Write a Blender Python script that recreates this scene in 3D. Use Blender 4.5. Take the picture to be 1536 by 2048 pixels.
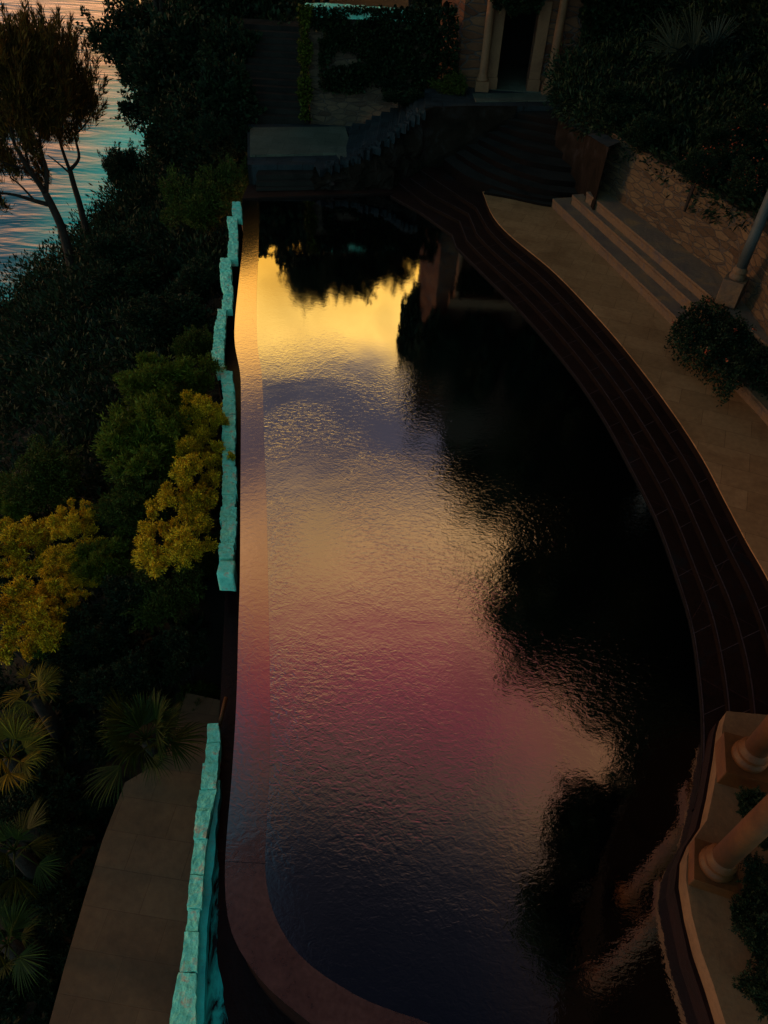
import bpy, math, random
import numpy as np
from mathutils import Vector, noise as mnoise

sc = bpy.context.scene
for o in list(bpy.data.objects): bpy.data.objects.remove(o)
C = sc.collection
rad = math.radians

# ---------------------------------------------------------------- camera
FPX = 1420.0
CAMZ = 10.0
ROLL = rad(3.1)
c45 = math.sqrt(.5)
RV = Vector((math.cos(ROLL), math.sin(ROLL)*c45, math.sin(ROLL)*c45))
UV = Vector((-math.sin(ROLL), math.cos(ROLL)*c45, math.cos(ROLL)*c45))
FV = Vector((0, c45, -c45))
cd = bpy.data.cameras.new('camera'); cam = bpy.data.objects.new('camera', cd); C.objects.link(cam)
from mathutils import Matrix
M4 = Matrix((( RV.x, UV.x, -FV.x, 0), (RV.y, UV.y, -FV.y, 0), (RV.z, UV.z, -FV.z, CAMZ), (0, 0, 0, 1)))
cam.matrix_world = M4
cd.sensor_fit = 'VERTICAL'; cd.sensor_height = 36.0; cd.lens = 36.0*FPX/2048.0
cd.clip_start = .05; cd.clip_end = 6000
sc.camera = cam
sc.render.resolution_x = 768; sc.render.resolution_y = 1024
sc.view_settings.view_transform = 'Standard'; sc.view_settings.look = 'None'
sc.view_settings.exposure = 0.0; sc.view_settings.gamma = 1.0

def ray(px, py):
    return FV + RV*((px-768)/FPX) - UV*((py-1024)/FPX)
def P(px, py, z=0.0):                       # point on the level z seen at a photo pixel
    d = ray(px, py); t = (z-CAMZ)/d.z
    return Vector((d.x*t, d.y*t, z))
def Q(px, py, y):                           # point on the upright plane y
    d = ray(px, py); t = y/d.y
    return Vector((d.x*t, y, CAMZ+d.z*t))

# ---------------------------------------------------------------- world: dusk sky
SUN_EL, SUN_AZ = rad(9), rad(-86)          # low, out over the sea on the left
W = bpy.data.worlds.new('World'); sc.world = W; W.use_nodes = True
nt = W.node_tree; nt.nodes.clear()
def N(t, ty, **kw):
    n = t.nodes.new(ty)
    for k, v in kw.items():
        if hasattr(n, k): setattr(n, k, v)
    return n
def mth(t, op, a, b=None, c=None, clamp=False):
    n = t.nodes.new('ShaderNodeMath'); n.operation = op; n.use_clamp = clamp
    for i, v in enumerate((a, b, c)):
        if v is None: continue
        if isinstance(v, (int, float)): n.inputs[i].default_value = v
        else: t.links.new(v, n.inputs[i])
    return n.outputs[0]
def ramp(t, fac, stops, interp='LINEAR'):
    n = t.nodes.new('ShaderNodeValToRGB'); cr = n.color_ramp; cr.interpolation = interp
    while len(cr.elements) > 1: cr.elements.remove(cr.elements[-1])
    cr.elements[0].position = stops[0][0]; cr.elements[0].color = (*stops[0][1], 1)
    for p, c in stops[1:]:
        e = cr.elements.new(p); e.color = (*c, 1)
    t.links.new(fac, n.inputs[0]); return n.outputs[0]
def mixc(t, fac, a, b, typ='MIX'):
    n = t.nodes.new('ShaderNodeMix'); n.data_type = 'RGBA'; n.blend_type = typ
    for s, v in ((n.inputs[0], fac), (n.inputs[6], a), (n.inputs[7], b)):
        if isinstance(v, (int, float)): s.default_value = v
        elif isinstance(v, tuple): s.default_value = (*v, 1)
        else: t.links.new(v, s)
    return n.outputs[2]
tc = N(nt, 'ShaderNodeTexCoord')
sep = N(nt, 'ShaderNodeSeparateXYZ'); nt.links.new(tc.outputs['Generated'], sep.inputs[0])
nz = N(nt, 'ShaderNodeTexNoise'); nt.links.new(tc.outputs['Generated'], nz.inputs['Vector'])
nz.inputs['Scale'].default_value = 2.6; nz.inputs['Detail'].default_value = 6; nz.inputs['Roughness'].default_value = .55
nz2 = N(nt, 'ShaderNodeTexNoise'); nt.links.new(tc.outputs['Generated'], nz2.inputs['Vector'])
nz2.inputs['Scale'].default_value = 7.0; nz2.inputs['Detail'].default_value = 5
zc = mth(nt, 'MINIMUM', mth(nt, 'MAXIMUM', sep.outputs['Z'], 0.0), .9999)
el = mth(nt, 'DIVIDE', mth(nt, 'ARCSINE', zc), math.pi/2)
wob = mth(nt, 'MULTIPLY', mth(nt, 'SUBTRACT', nz.outputs['Fac'], .5), .095)
wob2 = mth(nt, 'MULTIPLY', mth(nt, 'SUBTRACT', nz2.outputs['Fac'], .5), .05)
elw = mth(nt, 'ADD', mth(nt, 'ADD', el, wob), wob2, clamp=True)
SKY = [(0, (2.6, 1.15, .55)), (10, (2.2, 1.0, .45)), (18, (2.2, 1.05, .22)), (25, (2.3, 1.15, .13)), (30, (2.5, 1.50, .32)), (32.5, (2.4, 1.40, .32)),
       (34, (.85, .55, .27)), (35.5, (.14, .125, .16)), (40.5, (.10, .088, .125)), (43, (.40, .25, .16)), (45.5, (.84, .48, .20)), (49, (.78, .41, .17)), (52.5, (.60, .25, .14)),
       (55.5, (.42, .115, .10)), (59, (.31, .060, .080)), (62.5, (.17, .062, .062)), (65, (.135, .080, .056)), (67.5, (.060, .040, .036)), (70, (.020, .016, .020)),
       (73, (.009, .008, .012)), (78, (.0035, .0035, .007)), (90, (.002, .002, .004))]
SK = 2.6
col = ramp(nt, elw, [(a/90.0, tuple(v/SK for v in c)) for a, c in SKY])
# light and dark cloud texture
nz3 = N(nt, 'ShaderNodeTexNoise'); nt.links.new(tc.outputs['Generated'], nz3.inputs['Vector']); nz3.inputs['Scale'].default_value = 16.0; nz3.inputs['Detail'].default_value = 5; nz3.inputs['Distortion'].default_value = .6
cl = mth(nt, 'MAXIMUM', mth(nt, 'ADD', mth(nt, 'MULTIPLY_ADD', mth(nt, 'SUBTRACT', nz2.outputs['Fac'], .5), 1.1, 1.0), mth(nt, 'MULTIPLY', mth(nt, 'SUBTRACT', nz3.outputs['Fac'], .5), .8)), .3)
cb = N(nt, 'ShaderNodeVectorMath', operation='SCALE'); nt.links.new(col, cb.inputs[0]); nt.links.new(mth(nt, 'MULTIPLY', cl, SK), cb.inputs['Scale'])
# the open sky behind, away from the sunset: cool blue green
back = mth(nt, 'MULTIPLY_ADD', sep.outputs['Y'], -2.2, -.25, clamp=True)
bcol = ramp(nt, el, [(0, (.40, .74, .76)), (.35, (.32, .74, .76)), (.8, (.12, .26, .28)), (1, (.01, .01, .02))])
lcol = ramp(nt, elw, [(a/90.0, tuple(v/2.0 for v in c)) for a, c in [(0, (1.8, .85, .45)), (11, (1.6, .74, .38)), (16, (.95, .58, .40)), (22, (.22, .36, .46)), (34, (.10, .26, .36)), (60, (.05, .12, .17)), (75, (.012, .012, .02)), (90, (.003, .003, .007))]])
lsc = N(nt, 'ShaderNodeVectorMath', operation='SCALE'); nt.links.new(lcol, lsc.inputs[0]); nt.links.new(mth(nt, 'MULTIPLY', cl, 2.0), lsc.inputs['Scale'])
hxy = mth(nt, 'SQRT', mth(nt, 'ADD', mth(nt, 'MULTIPLY', sep.outputs['X'], sep.outputs['X']), mth(nt, 'MULTIPLY', sep.outputs['Y'], sep.outputs['Y'])))
lft = mth(nt, 'MULTIPLY_ADD', mth(nt, 'DIVIDE', sep.outputs['X'], mth(nt, 'MAXIMUM', hxy, .001)), -6.0, -1.8, clamp=True)
lum = N(nt, 'ShaderNodeRGBToBW'); nt.links.new(cb.outputs[0], lum.inputs[0])
tan_ = N(nt, 'ShaderNodeVectorMath', operation='SCALE'); tan_.inputs[0].default_value = (2.3, 1.15, .48); nt.links.new(lum.outputs[0], tan_.inputs['Scale'])
rgt = mth(nt, 'MULTIPLY', mth(nt, 'MULTIPLY_ADD', sep.outputs['X'], 6.0, -.8, clamp=True), .9)
sky2 = mixc(nt, lft, mixc(nt, rgt, cb.outputs[0], tan_.outputs[0]), lsc.outputs[0])
skyc = mixc(nt, back, sky2, bcol)
ns = N(nt, 'ShaderNodeTexSky'); ns.sky_type = 'NISHITA'; ns.sun_disc = False
ns.sun_elevation = SUN_EL; ns.sun_rotation = SUN_AZ
bg1 = N(nt, 'ShaderNodeBackground'); nt.links.new(skyc, bg1.inputs[0]); bg1.inputs[1].default_value = 1.0
bg2 = N(nt, 'ShaderNodeBackground'); nt.links.new(ns.outputs[0], bg2.inputs[0]); bg2.inputs[1].default_value = 0.004
ad = N(nt, 'ShaderNodeAddShader'); nt.links.new(bg1.outputs[0], ad.inputs[0]); nt.links.new(bg2.outputs[0], ad.inputs[1])
wo = N(nt, 'ShaderNodeOutputWorld'); nt.links.new(ad.outputs[0], wo.inputs[0])

# ---------------------------------------------------------------- sun
sd = bpy.data.lights.new('sun', 'SUN'); so = bpy.data.objects.new('sun', sd); C.objects.link(so)
sd.energy = 1.0; sd.angle = rad(9); sd.color = (1.0, .58, .22)
sv = Vector((math.sin(SUN_AZ)*math.cos(SUN_EL), math.cos(SUN_AZ)*math.cos(SUN_EL), math.sin(SUN_EL)))
so.rotation_euler = sv.to_track_quat('Z', 'Y').to_euler()

# ---------------------------------------------------------------- helpers
def tag(o, label=None, cat=None, group=None, kind=None):
    if label: o['label'] = label
    if cat: o['category'] = cat
    if group: o['group'] = group
    if kind: o['kind'] = kind
    return o
def empty(name, loc=(0, 0, 0), rz=0.0):
    o = bpy.data.objects.new(name, None); C.objects.link(o); o.location = loc; o.rotation_euler = (0, 0, rz); o.empty_display_size = .2
    return o
class MB:
    def __init__(s): s.v = []; s.f = []; s.mi = []; s.sm = []
    def add(s, vs, fs, mi=0, sm=False):
        b = len(s.v); s.v += [tuple(v) for v in vs]
        s.f += [tuple(i+b for i in f) for f in fs]; s.mi += [mi]*len(fs); s.sm += [sm]*len(fs); return s
    def prism(s, poly, z0, z1, mi=0, mitop=None):
        a = sum(poly[i][0]*poly[(i+1) % len(poly)][1]-poly[(i+1) % len(poly)][0]*poly[i][1] for i in range(len(poly)))
        if a < 0: poly = poly[::-1]
        n = len(poly)
        s.add([(p[0], p[1], z0) for p in poly]+[(p[0], p[1], z1) for p in poly],
              [tuple(range(n-1, -1, -1))]+[(i, (i+1) % n, (i+1) % n+n, i+n) for i in range(n)], mi)
        s.add([(p[0], p[1], z1) for p in poly], [tuple(range(n))], mi if mitop is None else mitop)
        return s
    def box(s, x0, x1, y0, y1, z0, z1, mi=0):
        return s.prism([(x0, y0), (x1, y0), (x1, y1), (x0, y1)], z0, z1, mi)
    def tube(s, pts, rs, n=8, mi=0):
        pts = [Vector(p) for p in pts]; vs = []
        for i, p in enumerate(pts):
            d = (pts[min(i+1, len(pts)-1)]-pts[max(i-1, 0)]).normalized()
            a = d.orthogonal().normalized() if i == 0 else (a-d*a.dot(d)).normalized()
            b = d.cross(a)
            for k in range(n):
                t = 2*math.pi*k/n; vs.append(p+(a*math.cos(t)+b*math.sin(t))*rs[i])
        fs = [(i*n+k, i*n+(k+1) % n, (i+1)*n+(k+1) % n, (i+1)*n+k) for i in range(len(pts)-1) for k in range(n)]
        fs.append(tuple(range(n-1, -1, -1))); fs.append(tuple((len(pts)-1)*n+k for k in range(n)))
        return s.add(vs, fs, mi, True)
    def lathe(s, prof, cx, cy, n=40, mi=0):
        vs = [(cx+r*math.cos(2*math.pi*k/n), cy+r*math.sin(2*math.pi*k/n), z) for r, z in prof for k in range(n)]
        m = len(prof)
        fs = [(i*n+k, i*n+(k+1) % n, (i+1)*n+(k+1) % n, (i+1)*n+k) for i in range(m-1) for k in range(n)]
        fs += [tuple(range(n-1, -1, -1)), tuple((m-1)*n+k for k in range(n))]
        return s.add(vs, fs, mi, True)
    def rough(s, quad, z0, z1, amp, seed, nx=5, ny=5, mi=0):
        """a hewn block: quad = four plan corners (ccw), top broken up with noise, edges knocked off"""
        q = [Vector((p[0], p[1], 0)) for p in quad]
        vs = []; idx = {}
        def pt(u, v): return (q[0]*(1-u)*(1-v)+q[1]*u*(1-v)+q[2]*u*v+q[3]*(1-u)*v)
        for L, zz in enumerate((z0, z0+(z1-z0)*.72, z1)):
            for j in range(ny+1):
                for i in range(nx+1):
                    u, v = i/nx, j/ny
                    edge = i in (0, nx) or j in (0, ny)
                    if L < 2 and not edge: continue
                    if L == 2 and edge: u = .5+(u-.5)*.975; v = .5+(v-.5)*.975
                    p = pt(u, v); nn = mnoise.noise_vector(Vector((p.x*3.1+seed*7.3, p.y*3.1, zz*2)))
                    n2 = mnoise.noise_vector(Vector((p.x*11+seed*3.3, p.y*11, zz*5)))
                    n3 = mnoise.noise_vector(Vector((p.x*24, p.y*24, zz*9+seed))); w = nn*amp*.8+n2*amp*.7+n3*amp*.45
                    vs.append((p.x+w.x*(1 if L else .5), p.y+w.y*(1 if L else .5), zz+(w.z if L == 2 else w.z*.3)))
                    idx[(L, i, j)] = len(vs)-1
        fs = []
        for j in range(ny):
            for i in range(nx): fs.append((idx[(2, i, j)], idx[(2, i+1, j)], idx[(2, i+1, j+1)], idx[(2, i, j+1)]))
        ring = [(i, 0) for i in range(nx)]+[(nx, j) for j in range(ny)]+[(i, ny) for i in range(nx, 0, -1)]+[(0, j) for j in range(ny, 0, -1)]
        for L in (0, 1):
            for k in range(len(ring)):
                a, b = ring[k], ring[(k+1) % len(ring)]
                fs.append((idx[(L,)+a], idx[(L,)+b], idx[(L+1,)+b], idx[(L+1,)+a]))
        return s.add(vs, fs, mi)
    def build(s, name, mats, parent=None, smooth=False):
        me = bpy.data.meshes.new(name); me.from_pydata(s.v, [], s.f)
        if not isinstance(mats, (list, tuple)): mats = [mats]
        for m in mats: me.materials.append(m)
        me.polygons.foreach_set('material_index', s.mi)
        me.polygons.foreach_set('use_smooth', [bool(smooth or x) for x in s.sm]); me.update()
        o = bpy.data.objects.new(name, me); C.objects.link(o)
        if parent: o.parent = parent
        return o
def bevel(o, w=.01, seg=2):
    m = o.modifiers.new('bevel', 'BEVEL'); m.width = w; m.segments = seg; m.limit_method = 'ANGLE'; m.angle_limit = rad(40); return o
def catmull(pts, k=6):
    pts = [Vector(p) for p in pts]; out = []
    for i in range(len(pts)-1):
        p0 = pts[max(i-1, 0)]; p1 = pts[i]; p2 = pts[i+1]; p3 = pts[min(i+2, len(pts)-1)]
        for j in range(k):
            t = j/k
            out.append(.5*((2*p1)+(p2-p0)*t+(2*p0-5*p1+4*p2-p3)*t*t+(3*p1-p0-3*p2+p3)*t**3))
    out.append(pts[-1]); return out
def resample(pts, n):
    pts = [Vector(p) for p in pts]; L = [0]
    for a, b in zip(pts, pts[1:]): L.append(L[-1]+(b-a).length)
    out = []; j = 0
    for i in range(n):
        t = L[-1]*i/(n-1)
        while j < len(L)-2 and L[j+1] < t: j += 1
        out.append(pts[j].lerp(pts[j+1], (t-L[j])/max(L[j+1]-L[j], 1e-9)))
    return out

# ---------------------------------------------------------------- materials
def mat(name):
    m = bpy.data.materials.new(name); m.use_nodes = True; t = m.node_tree; t.nodes.clear()
    o = t.nodes.new('ShaderNodeOutputMaterial'); b = t.nodes.new('ShaderNodeBsdfPrincipled'); t.links.new(b.outputs[0], o.inputs[0])
    return m, t, b, o
def coords(t, sx=1, sy=1, sz=1, rz=0, kind='Object', loc=(0, 0, 0)):
    c = t.nodes.new('ShaderNodeTexCoord'); mp = t.nodes.new('ShaderNodeMapping')
    t.links.new(c.outputs[kind], mp.inputs[0]); mp.inputs['Scale'].default_value = (sx, sy, sz); mp.inputs['Rotation'].default_value = (0, 0, rz); mp.inputs['Location'].default_value = loc
    return mp.outputs[0]
def noi(t, v, scale, detail=4, rough=.55, dist=0.0):
    n = t.nodes.new('ShaderNodeTexNoise'); t.links.new(v, n.inputs['Vector']); n.inputs['Scale'].default_value = scale
    n.inputs['Detail'].default_value = detail; n.inputs['Roughness'].default_value = rough; n.inputs['Distortion'].default_value = dist
    return n.outputs['Fac']
def bump(t, b, h, strength=.4, dist=.02, prev=None):
    n = t.nodes.new('ShaderNodeBump'); n.inputs['Strength'].default_value = strength; n.inputs['Distance'].default_value = dist
    t.links.new(h, n.inputs['Height'])
    if prev is not None: t.links.new(prev, n.inputs['Normal'])
    if b is not None: t.links.new(n.outputs[0], b.inputs['Normal'])
    return n.outputs[0]
def stone(name, c1, c2, c3=None, rough=.75, scale=1.2, bstr=.35, bscale=9, joints=None, jrot=0.0, jcol=None, spec=.3):
    m, t, b, o = mat(name); v = coords(t)
    st = [(.3, c1), (.55, c2)]+([(.68, c3)] if c3 else [])
    c = ramp(t, noi(t, v, scale, 7, .62, .6), st)
    fine = noi(t, v, scale*11, 5, .6)
    c = mixc(t, .45, c, ramp(t, fine, [(.3, (.45, .45, .45)), (.7, (1, 1, 1))]), 'MULTIPLY')
    h = noi(t, v, bscale, 6, .6)
    nrm = bump(t, b, h, bstr, .03)
    if joints:
        bw, bh, mort = joints
        v2 = coords(t, rz=jrot); br = t.nodes.new('ShaderNodeTexBrick'); t.links.new(v2, br.inputs['Vector'])
        br.inputs['Scale'].default_value = 1.0; br.inputs['Brick Width'].default_value = bw; br.inputs['Row Height'].default_value = bh
        br.inputs['Mortar Size'].default_value = mort; br.inputs['Color1'].default_value = (.78, .76, .74, 1); br.inputs['Color2'].default_value = (1, 1, 1, 1)
        br.inputs['Mortar'].default_value = (*(jcol or (.35, .33, .3)), 1); br.inputs['Mortar Smooth'].default_value = .3
        c = mixc(t, 1.0, c, br.outputs['Color'], 'MULTIPLY')
        inv = mth(t, 'SUBTRACT', 1.0, br.outputs['Fac']); bump(t, b, inv, .5, .006, nrm)
    t.links.new(c, b.inputs['Base Color']); b.inputs['Roughness'].default_value = rough; b.inputs['Specular IOR Level'].default_value = spec
    return m
def masonry(name, c1, c2, c3, sx=1.0, sz=2.2, jointc=(.05, .035, .03), wallrot=0.0, scale=2.4, rough=.85):
    """rubble stones with dark joints: voronoi cells, flattened along the courses"""
    m, t, b, o = mat(name); v = coords(t, sx, sx, sz, rz=wallrot)
    wn = t.nodes.new('ShaderNodeTexNoise'); t.links.new(v, wn.inputs['Vector']); wn.inputs['Scale'].default_value = 2.0; wn.inputs['Detail'].default_value = 3
    ad_ = t.nodes.new('ShaderNodeMix'); ad_.data_type = 'VECTOR'; ad_.inputs[0].default_value = .12; t.links.new(v, ad_.inputs[4]); t.links.new(wn.outputs['Color'], ad_.inputs[5])
    vo = t.nodes.new('ShaderNodeTexVoronoi'); vo.feature = 'F1'; t.links.new(ad_.outputs[1], vo.inputs['Vector']); vo.inputs['Scale'].default_value = scale
    ve = t.nodes.new('ShaderNodeTexVoronoi'); ve.feature = 'DISTANCE_TO_EDGE'; t.links.new(ad_.outputs[1], ve.inputs['Vector']); ve.inputs['Scale'].default_value = scale
    sp = t.nodes.new('ShaderNodeSeparateColor'); t.links.new(vo.outputs['Color'], sp.inputs[0])
    c = ramp(t, sp.outputs[0], [(0, c1), (.5, c2), (1, c3)])
    fn = noi(t, v, 6, 6, .65)
    c = mixc(t, .6, c, ramp(t, fn, [(.3, (.35, .33, .32)), (.7, (1, 1, 1))]), 'MULTIPLY')
    jm = ramp(t, ve.outputs['Distance'], [(.02, (0, 0, 0)), (.07, (1, 1, 1))])
    c = mixc(t, jm, jointc, c)
    t.links.new(c, b.inputs['Base Color']); b.inputs['Roughness'].default_value = rough; b.inputs['Specular IOR Level'].default_value = .2
    n1 = bump(t, None, jm, .8, .03); bump(t, b, fn, .5, .03, n1)
    return m
def foliage(name, cols, rough=.55, trans=.25, noise=.9):
    m, t, b, o = mat(name)
    g = t.nodes.new('ShaderNodeNewGeometry')
    v = coords(t)
    f = mth(t, 'ADD', mth(t, 'MULTIPLY', g.outputs['Random Per Island'], 1-noise*.5), mth(t, 'MULTIPLY', noi(t, v, 1.1, 3), noise*.5))
    n = len(cols)
    c = ramp(t, f, [(.15+.75*i/(n-1), cols[i]) for i in range(n)])
    t.links.new(c, b.inputs['Base Color']); b.inputs['Roughness'].default_value = rough; b.inputs['Specular IOR Level'].default_value = .08
    tr = t.nodes.new('ShaderNodeBsdfTranslucent'); t.links.new(c, tr.inputs[0])
    mx = t.nodes.new('ShaderNodeMixShader'); mx.inputs[0].default_value = trans
    t.links.new(b.outputs[0], mx.inputs[1]); t.links.new(tr.outputs[0], mx.inputs[2]); t.links.new(mx.outputs[0], o.inputs[0])
    return m
M = {}
M['teal_stone'] = stone('teal_limestone', (.15, .62, .51), (.25, .78, .64), (.60, .42, .32), rough=.75, scale=5.5, bstr=1.0, bscale=10, spec=.1)
M['teal_wet'] = stone('teal_wet_stone', (.01, .26, .29), (.015, .42, .42), rough=.35, scale=1.6, bstr=.6, bscale=8, spec=.5)
M['terrace'] = stone('limestone_paving', (.21, .098, .045), (.31, .152, .073), rough=.6, scale=.8, bstr=.12, bscale=14, joints=(1.05, .62, .006), jrot=.35, jcol=(.45, .42, .4), spec=.12)
M['path'] = stone('sandstone_paving', (.085, .040, .022), (.13, .066, .036), rough=.7, scale=.7, bstr=.15, bscale=12, joints=(.9, .55, .008), jrot=.1, jcol=(.72, .68, .65))
M['bench'] = stone('weathered_sandstone', (.095, .060, .052), (.14, .085, .058), (.22, .11, .05), rough=.8, scale=1.1, bstr=.5, bscale=6)
M['bench_front'] = stone('rusty_sandstone', (.075, .046, .038), (.12, .064, .034), (.07, .048, .05), rough=.85, scale=2.1, bstr=.9, bscale=7)
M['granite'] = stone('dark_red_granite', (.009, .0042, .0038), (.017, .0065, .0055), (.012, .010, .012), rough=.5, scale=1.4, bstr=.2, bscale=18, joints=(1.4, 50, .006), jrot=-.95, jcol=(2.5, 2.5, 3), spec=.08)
M['riser'] = stone('shaded_riser_granite', (.004, .0025, .002), (.008, .004, .0035), rough=.6, scale=2, bstr=.2, spec=.05)  # the granite again, shade on the risers put into a darker colour
M['granite_edge'] = stone('polished_granite_edge', (.035, .02, .024), (.06, .035, .04), rough=.4, scale=3, bstr=.1)
M['wet_face'] = stone('wet_red_stone', (.006, .002, .002), (.012, .003, .003), rough=.7, scale=2, bstr=.8, bscale=6, spec=.1)
M['slate'] = stone('blue_slate', (.012, .015, .02), (.026, .032, .04), (.04, .036, .036), rough=.7, scale=1.1, bstr=.5, bscale=7, joints=(.9, .5, .012), spec=.06)
M['rock'] = stone('dark_rock', (.005, .004, .003), (.014, .009, .007), (.024, .018, .018), rough=.9, scale=1.3, bstr=1.0, bscale=2.5, spec=.03)
M['landing'] = stone('pale_landing_stone', (.062, .064, .055), (.09, .088, .072), rough=.6, scale=1.0, bstr=.15, joints=(1.0, .7, .006), spec=.08)
M['step_dark'] = stone('dark_garden_step', (.010, .009, .009), (.022, .018, .017), rough=.9, scale=1.3, bstr=.6, bscale=5, spec=.04)
M['column'] = stone('sandstone_column', (.055, .015, .003), (.10, .030, .006), rough=.6, scale=1.5, bstr=.15, bscale=20)
M['kerb'] = stone('orange_beige_kerb_stone', (.10, .048, .023), (.155, .076, .038), rough=.75, scale=1.6, bstr=.3, bscale=10)
M['house_column'] = stone('brown_sandstone_column', (.13, .048, .024), (.19, .078, .038), rough=.7, scale=1.5, bstr=.2)
M['column_grey'] = stone('grey_marble_column', (.028, .034, .04), (.055, .06, .064), rough=.5, scale=2.2, bstr=.15, bscale=10)
M['soil'] = stone('dark_soil', (.003, .003, .002), (.007, .006, .004), rough=.95, scale=.6, bstr=1, bscale=2)
M['cliff'] = stone('coastal_rock', (.02, .05, .05), (.05, .13, .13), (.09, .07, .05), rough=.8, scale=.3, bstr=1, bscale=.8)
M['wall_warm'] = masonry('warm_rubble_wall', (.05, .026, .015), (.09, .05, .028), (.12, .07, .038), scale=2.5, sz=3.2)
M['wall_dark'] = masonry('dusky_stone_wall', (.045, .024, .018), (.07, .045, .032), (.10, .06, .04), scale=2.4, sz=2.6)
M['house'] = masonry('house_sandstone', (.09, .028, .016), (.13, .046, .024), (.17, .07, .038), scale=1.6, sz=2.8, jointc=(.06, .04, .04))
M['bark'] = stone('dark_bark', (.008, .004, .004), (.022, .012, .010), rough=.9, scale=4, bstr=1, bscale=14)
M['wood'] = stone('dark_timber', (.004, .003, .002), (.009, .006, .004), rough=.9, spec=.01, scale=2, bstr=.5)
M['cable'] = stone('cable_sheath', (.10, .05, .03), (.16, .08, .05), rough=.6, scale=2, bstr=.1)
M['black'] = stone('dark_interior_plaster', (.01, .009, .008), (.018, .014, .012), rough=.9, scale=1)
M['roof'] = stone('clay_roof', (.03, .014, .008), (.05, .022, .012), rough=.8, scale=2)
M['f_dark'] = foliage('dark_leaf', [(.004, .008, .006), (.010, .020, .010), (.022, .034, .014)], trans=.1)
M['f_mid'] = foliage('deep_green_leaf', [(.012, .020, .005), (.032, .046, .009), (.075, .088, .014)], trans=.15)
M['f_green'] = foliage('olive_leaf', [(.025, .04, .006), (.07, .095, .012), (.16, .18, .022)])
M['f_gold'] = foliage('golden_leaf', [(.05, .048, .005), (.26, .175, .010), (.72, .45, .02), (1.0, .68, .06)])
M['f_rust'] = foliage('rusty_pine_needle', [(.012, .009, .004), (.055, .030, .007), (.17, .085, .014)], trans=.2)
M['f_ivy'] = foliage('ivy_leaf', [(.004, .009, .005), (.010, .018, .008), (.022, .03, .012)], trans=.05, rough=.4)
M['f_ivy_olive'] = foliage('olive_ivy_leaf', [(.015, .02, .003), (.045, .052, .006), (.08, .085, .01)], trans=.05)
M['f_flax'] = foliage('blue_green_blade', [(.012, .026, .026), (.03, .055, .05), (.06, .09, .07)], trans=.1)
M['f_palm'] = foliage('palm_blade', [(.006, .012, .003), (.02, .030, .005), (.075, .082, .01)], trans=.2)
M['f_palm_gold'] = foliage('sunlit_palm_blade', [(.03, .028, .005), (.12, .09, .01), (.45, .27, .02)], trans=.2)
M['f_palm_blue'] = foliage('silver_palm_blade', [(.008, .015, .013), (.016, .027, .023), (.028, .042, .036)], trans=.1)
M['flower'] = foliage('red_flower', [(.10, .015, .01), (.25, .04, .02), (.4, .12, .06)], trans=.1)

def water_mat():
    m, t, b, o = mat('still_pool_water')
    v = coords(t)
    # a breeze ruffles the near two thirds of the pool, the far end lies calm
    sepv = t.nodes.new('ShaderNodeSeparateXYZ'); t.links.new(v, sepv.inputs[0])
    calm = mth(t, 'MULTIPLY_ADD', sepv.outputs['Y'], -.14, 2.45, clamp=True)
    near = mth(t, 'MULTIPLY_ADD', sepv.outputs['Y'], .20, -.1, clamp=True)
    patch = ramp(t, noi(t, v, .33, 3, .5, .6), [(.36, (.18, .18, .18)), (.62, (1.15, 1.15, 1.15))])
    amp = mth(t, 'MULTIPLY', mth(t, 'MULTIPLY', mth(t, 'MULTIPLY_ADD', calm, .88, .12), mth(t, 'MULTIPLY_ADD', near, .75, .25)), patch)
    h1 = noi(t, coords(t, 1, 1.5, 1, .35), 8.5, 3, .55, .9)
    h2 = noi(t, coords(t, 1.2, 1, 1, -.4), 1.9, 3, .5, 1.4)
    h3 = noi(t, coords(t, 1, 1.3, 1, .1), 22, 2, .5, .3)
    h = mth(t, 'ADD', mth(t, 'MULTIPLY', h1, .0042), mth(t, 'ADD', mth(t, 'MULTIPLY', h2, .0034), mth(t, 'MULTIPLY', h3, .0014)))
    h = mth(t, 'MULTIPLY', h, amp)
    bn = t.nodes.new('ShaderNodeBump'); bn.inputs['Strength'].default_value = 1.0; bn.inputs['Distance'].default_value = 1.0
    t.links.new(h, bn.inputs['Height'])
    gl = t.nodes.new('ShaderNodeBsdfGlossy'); gl.inputs['Roughness'].default_value = .015; gl.inputs['Color'].default_value = (1, 1, 1, 1)
    df = t.nodes.new('ShaderNodeBsdfDiffuse'); df.inputs[0].default_value = (.0008, .0008, .0015, 1)
    t.links.new(bn.outputs[0], gl.inputs['Normal']); t.links.new(bn.outputs[0], df.inputs['Normal'])
    fr = t.nodes.new('ShaderNodeFresnel'); fr.inputs['IOR'].default_value = 5.0; t.links.new(bn.outputs[0], fr.inputs['Normal'])
    mx = t.nodes.new('ShaderNodeMixShader'); t.links.new(fr.outputs[0], mx.inputs[0])
    t.links.new(df.outputs[0], mx.inputs[1]); t.links.new(gl.outputs[0], mx.inputs[2]); t.links.new(mx.outputs[0], o.inputs[0])
    return m
M['water'] = water_mat()
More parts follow.
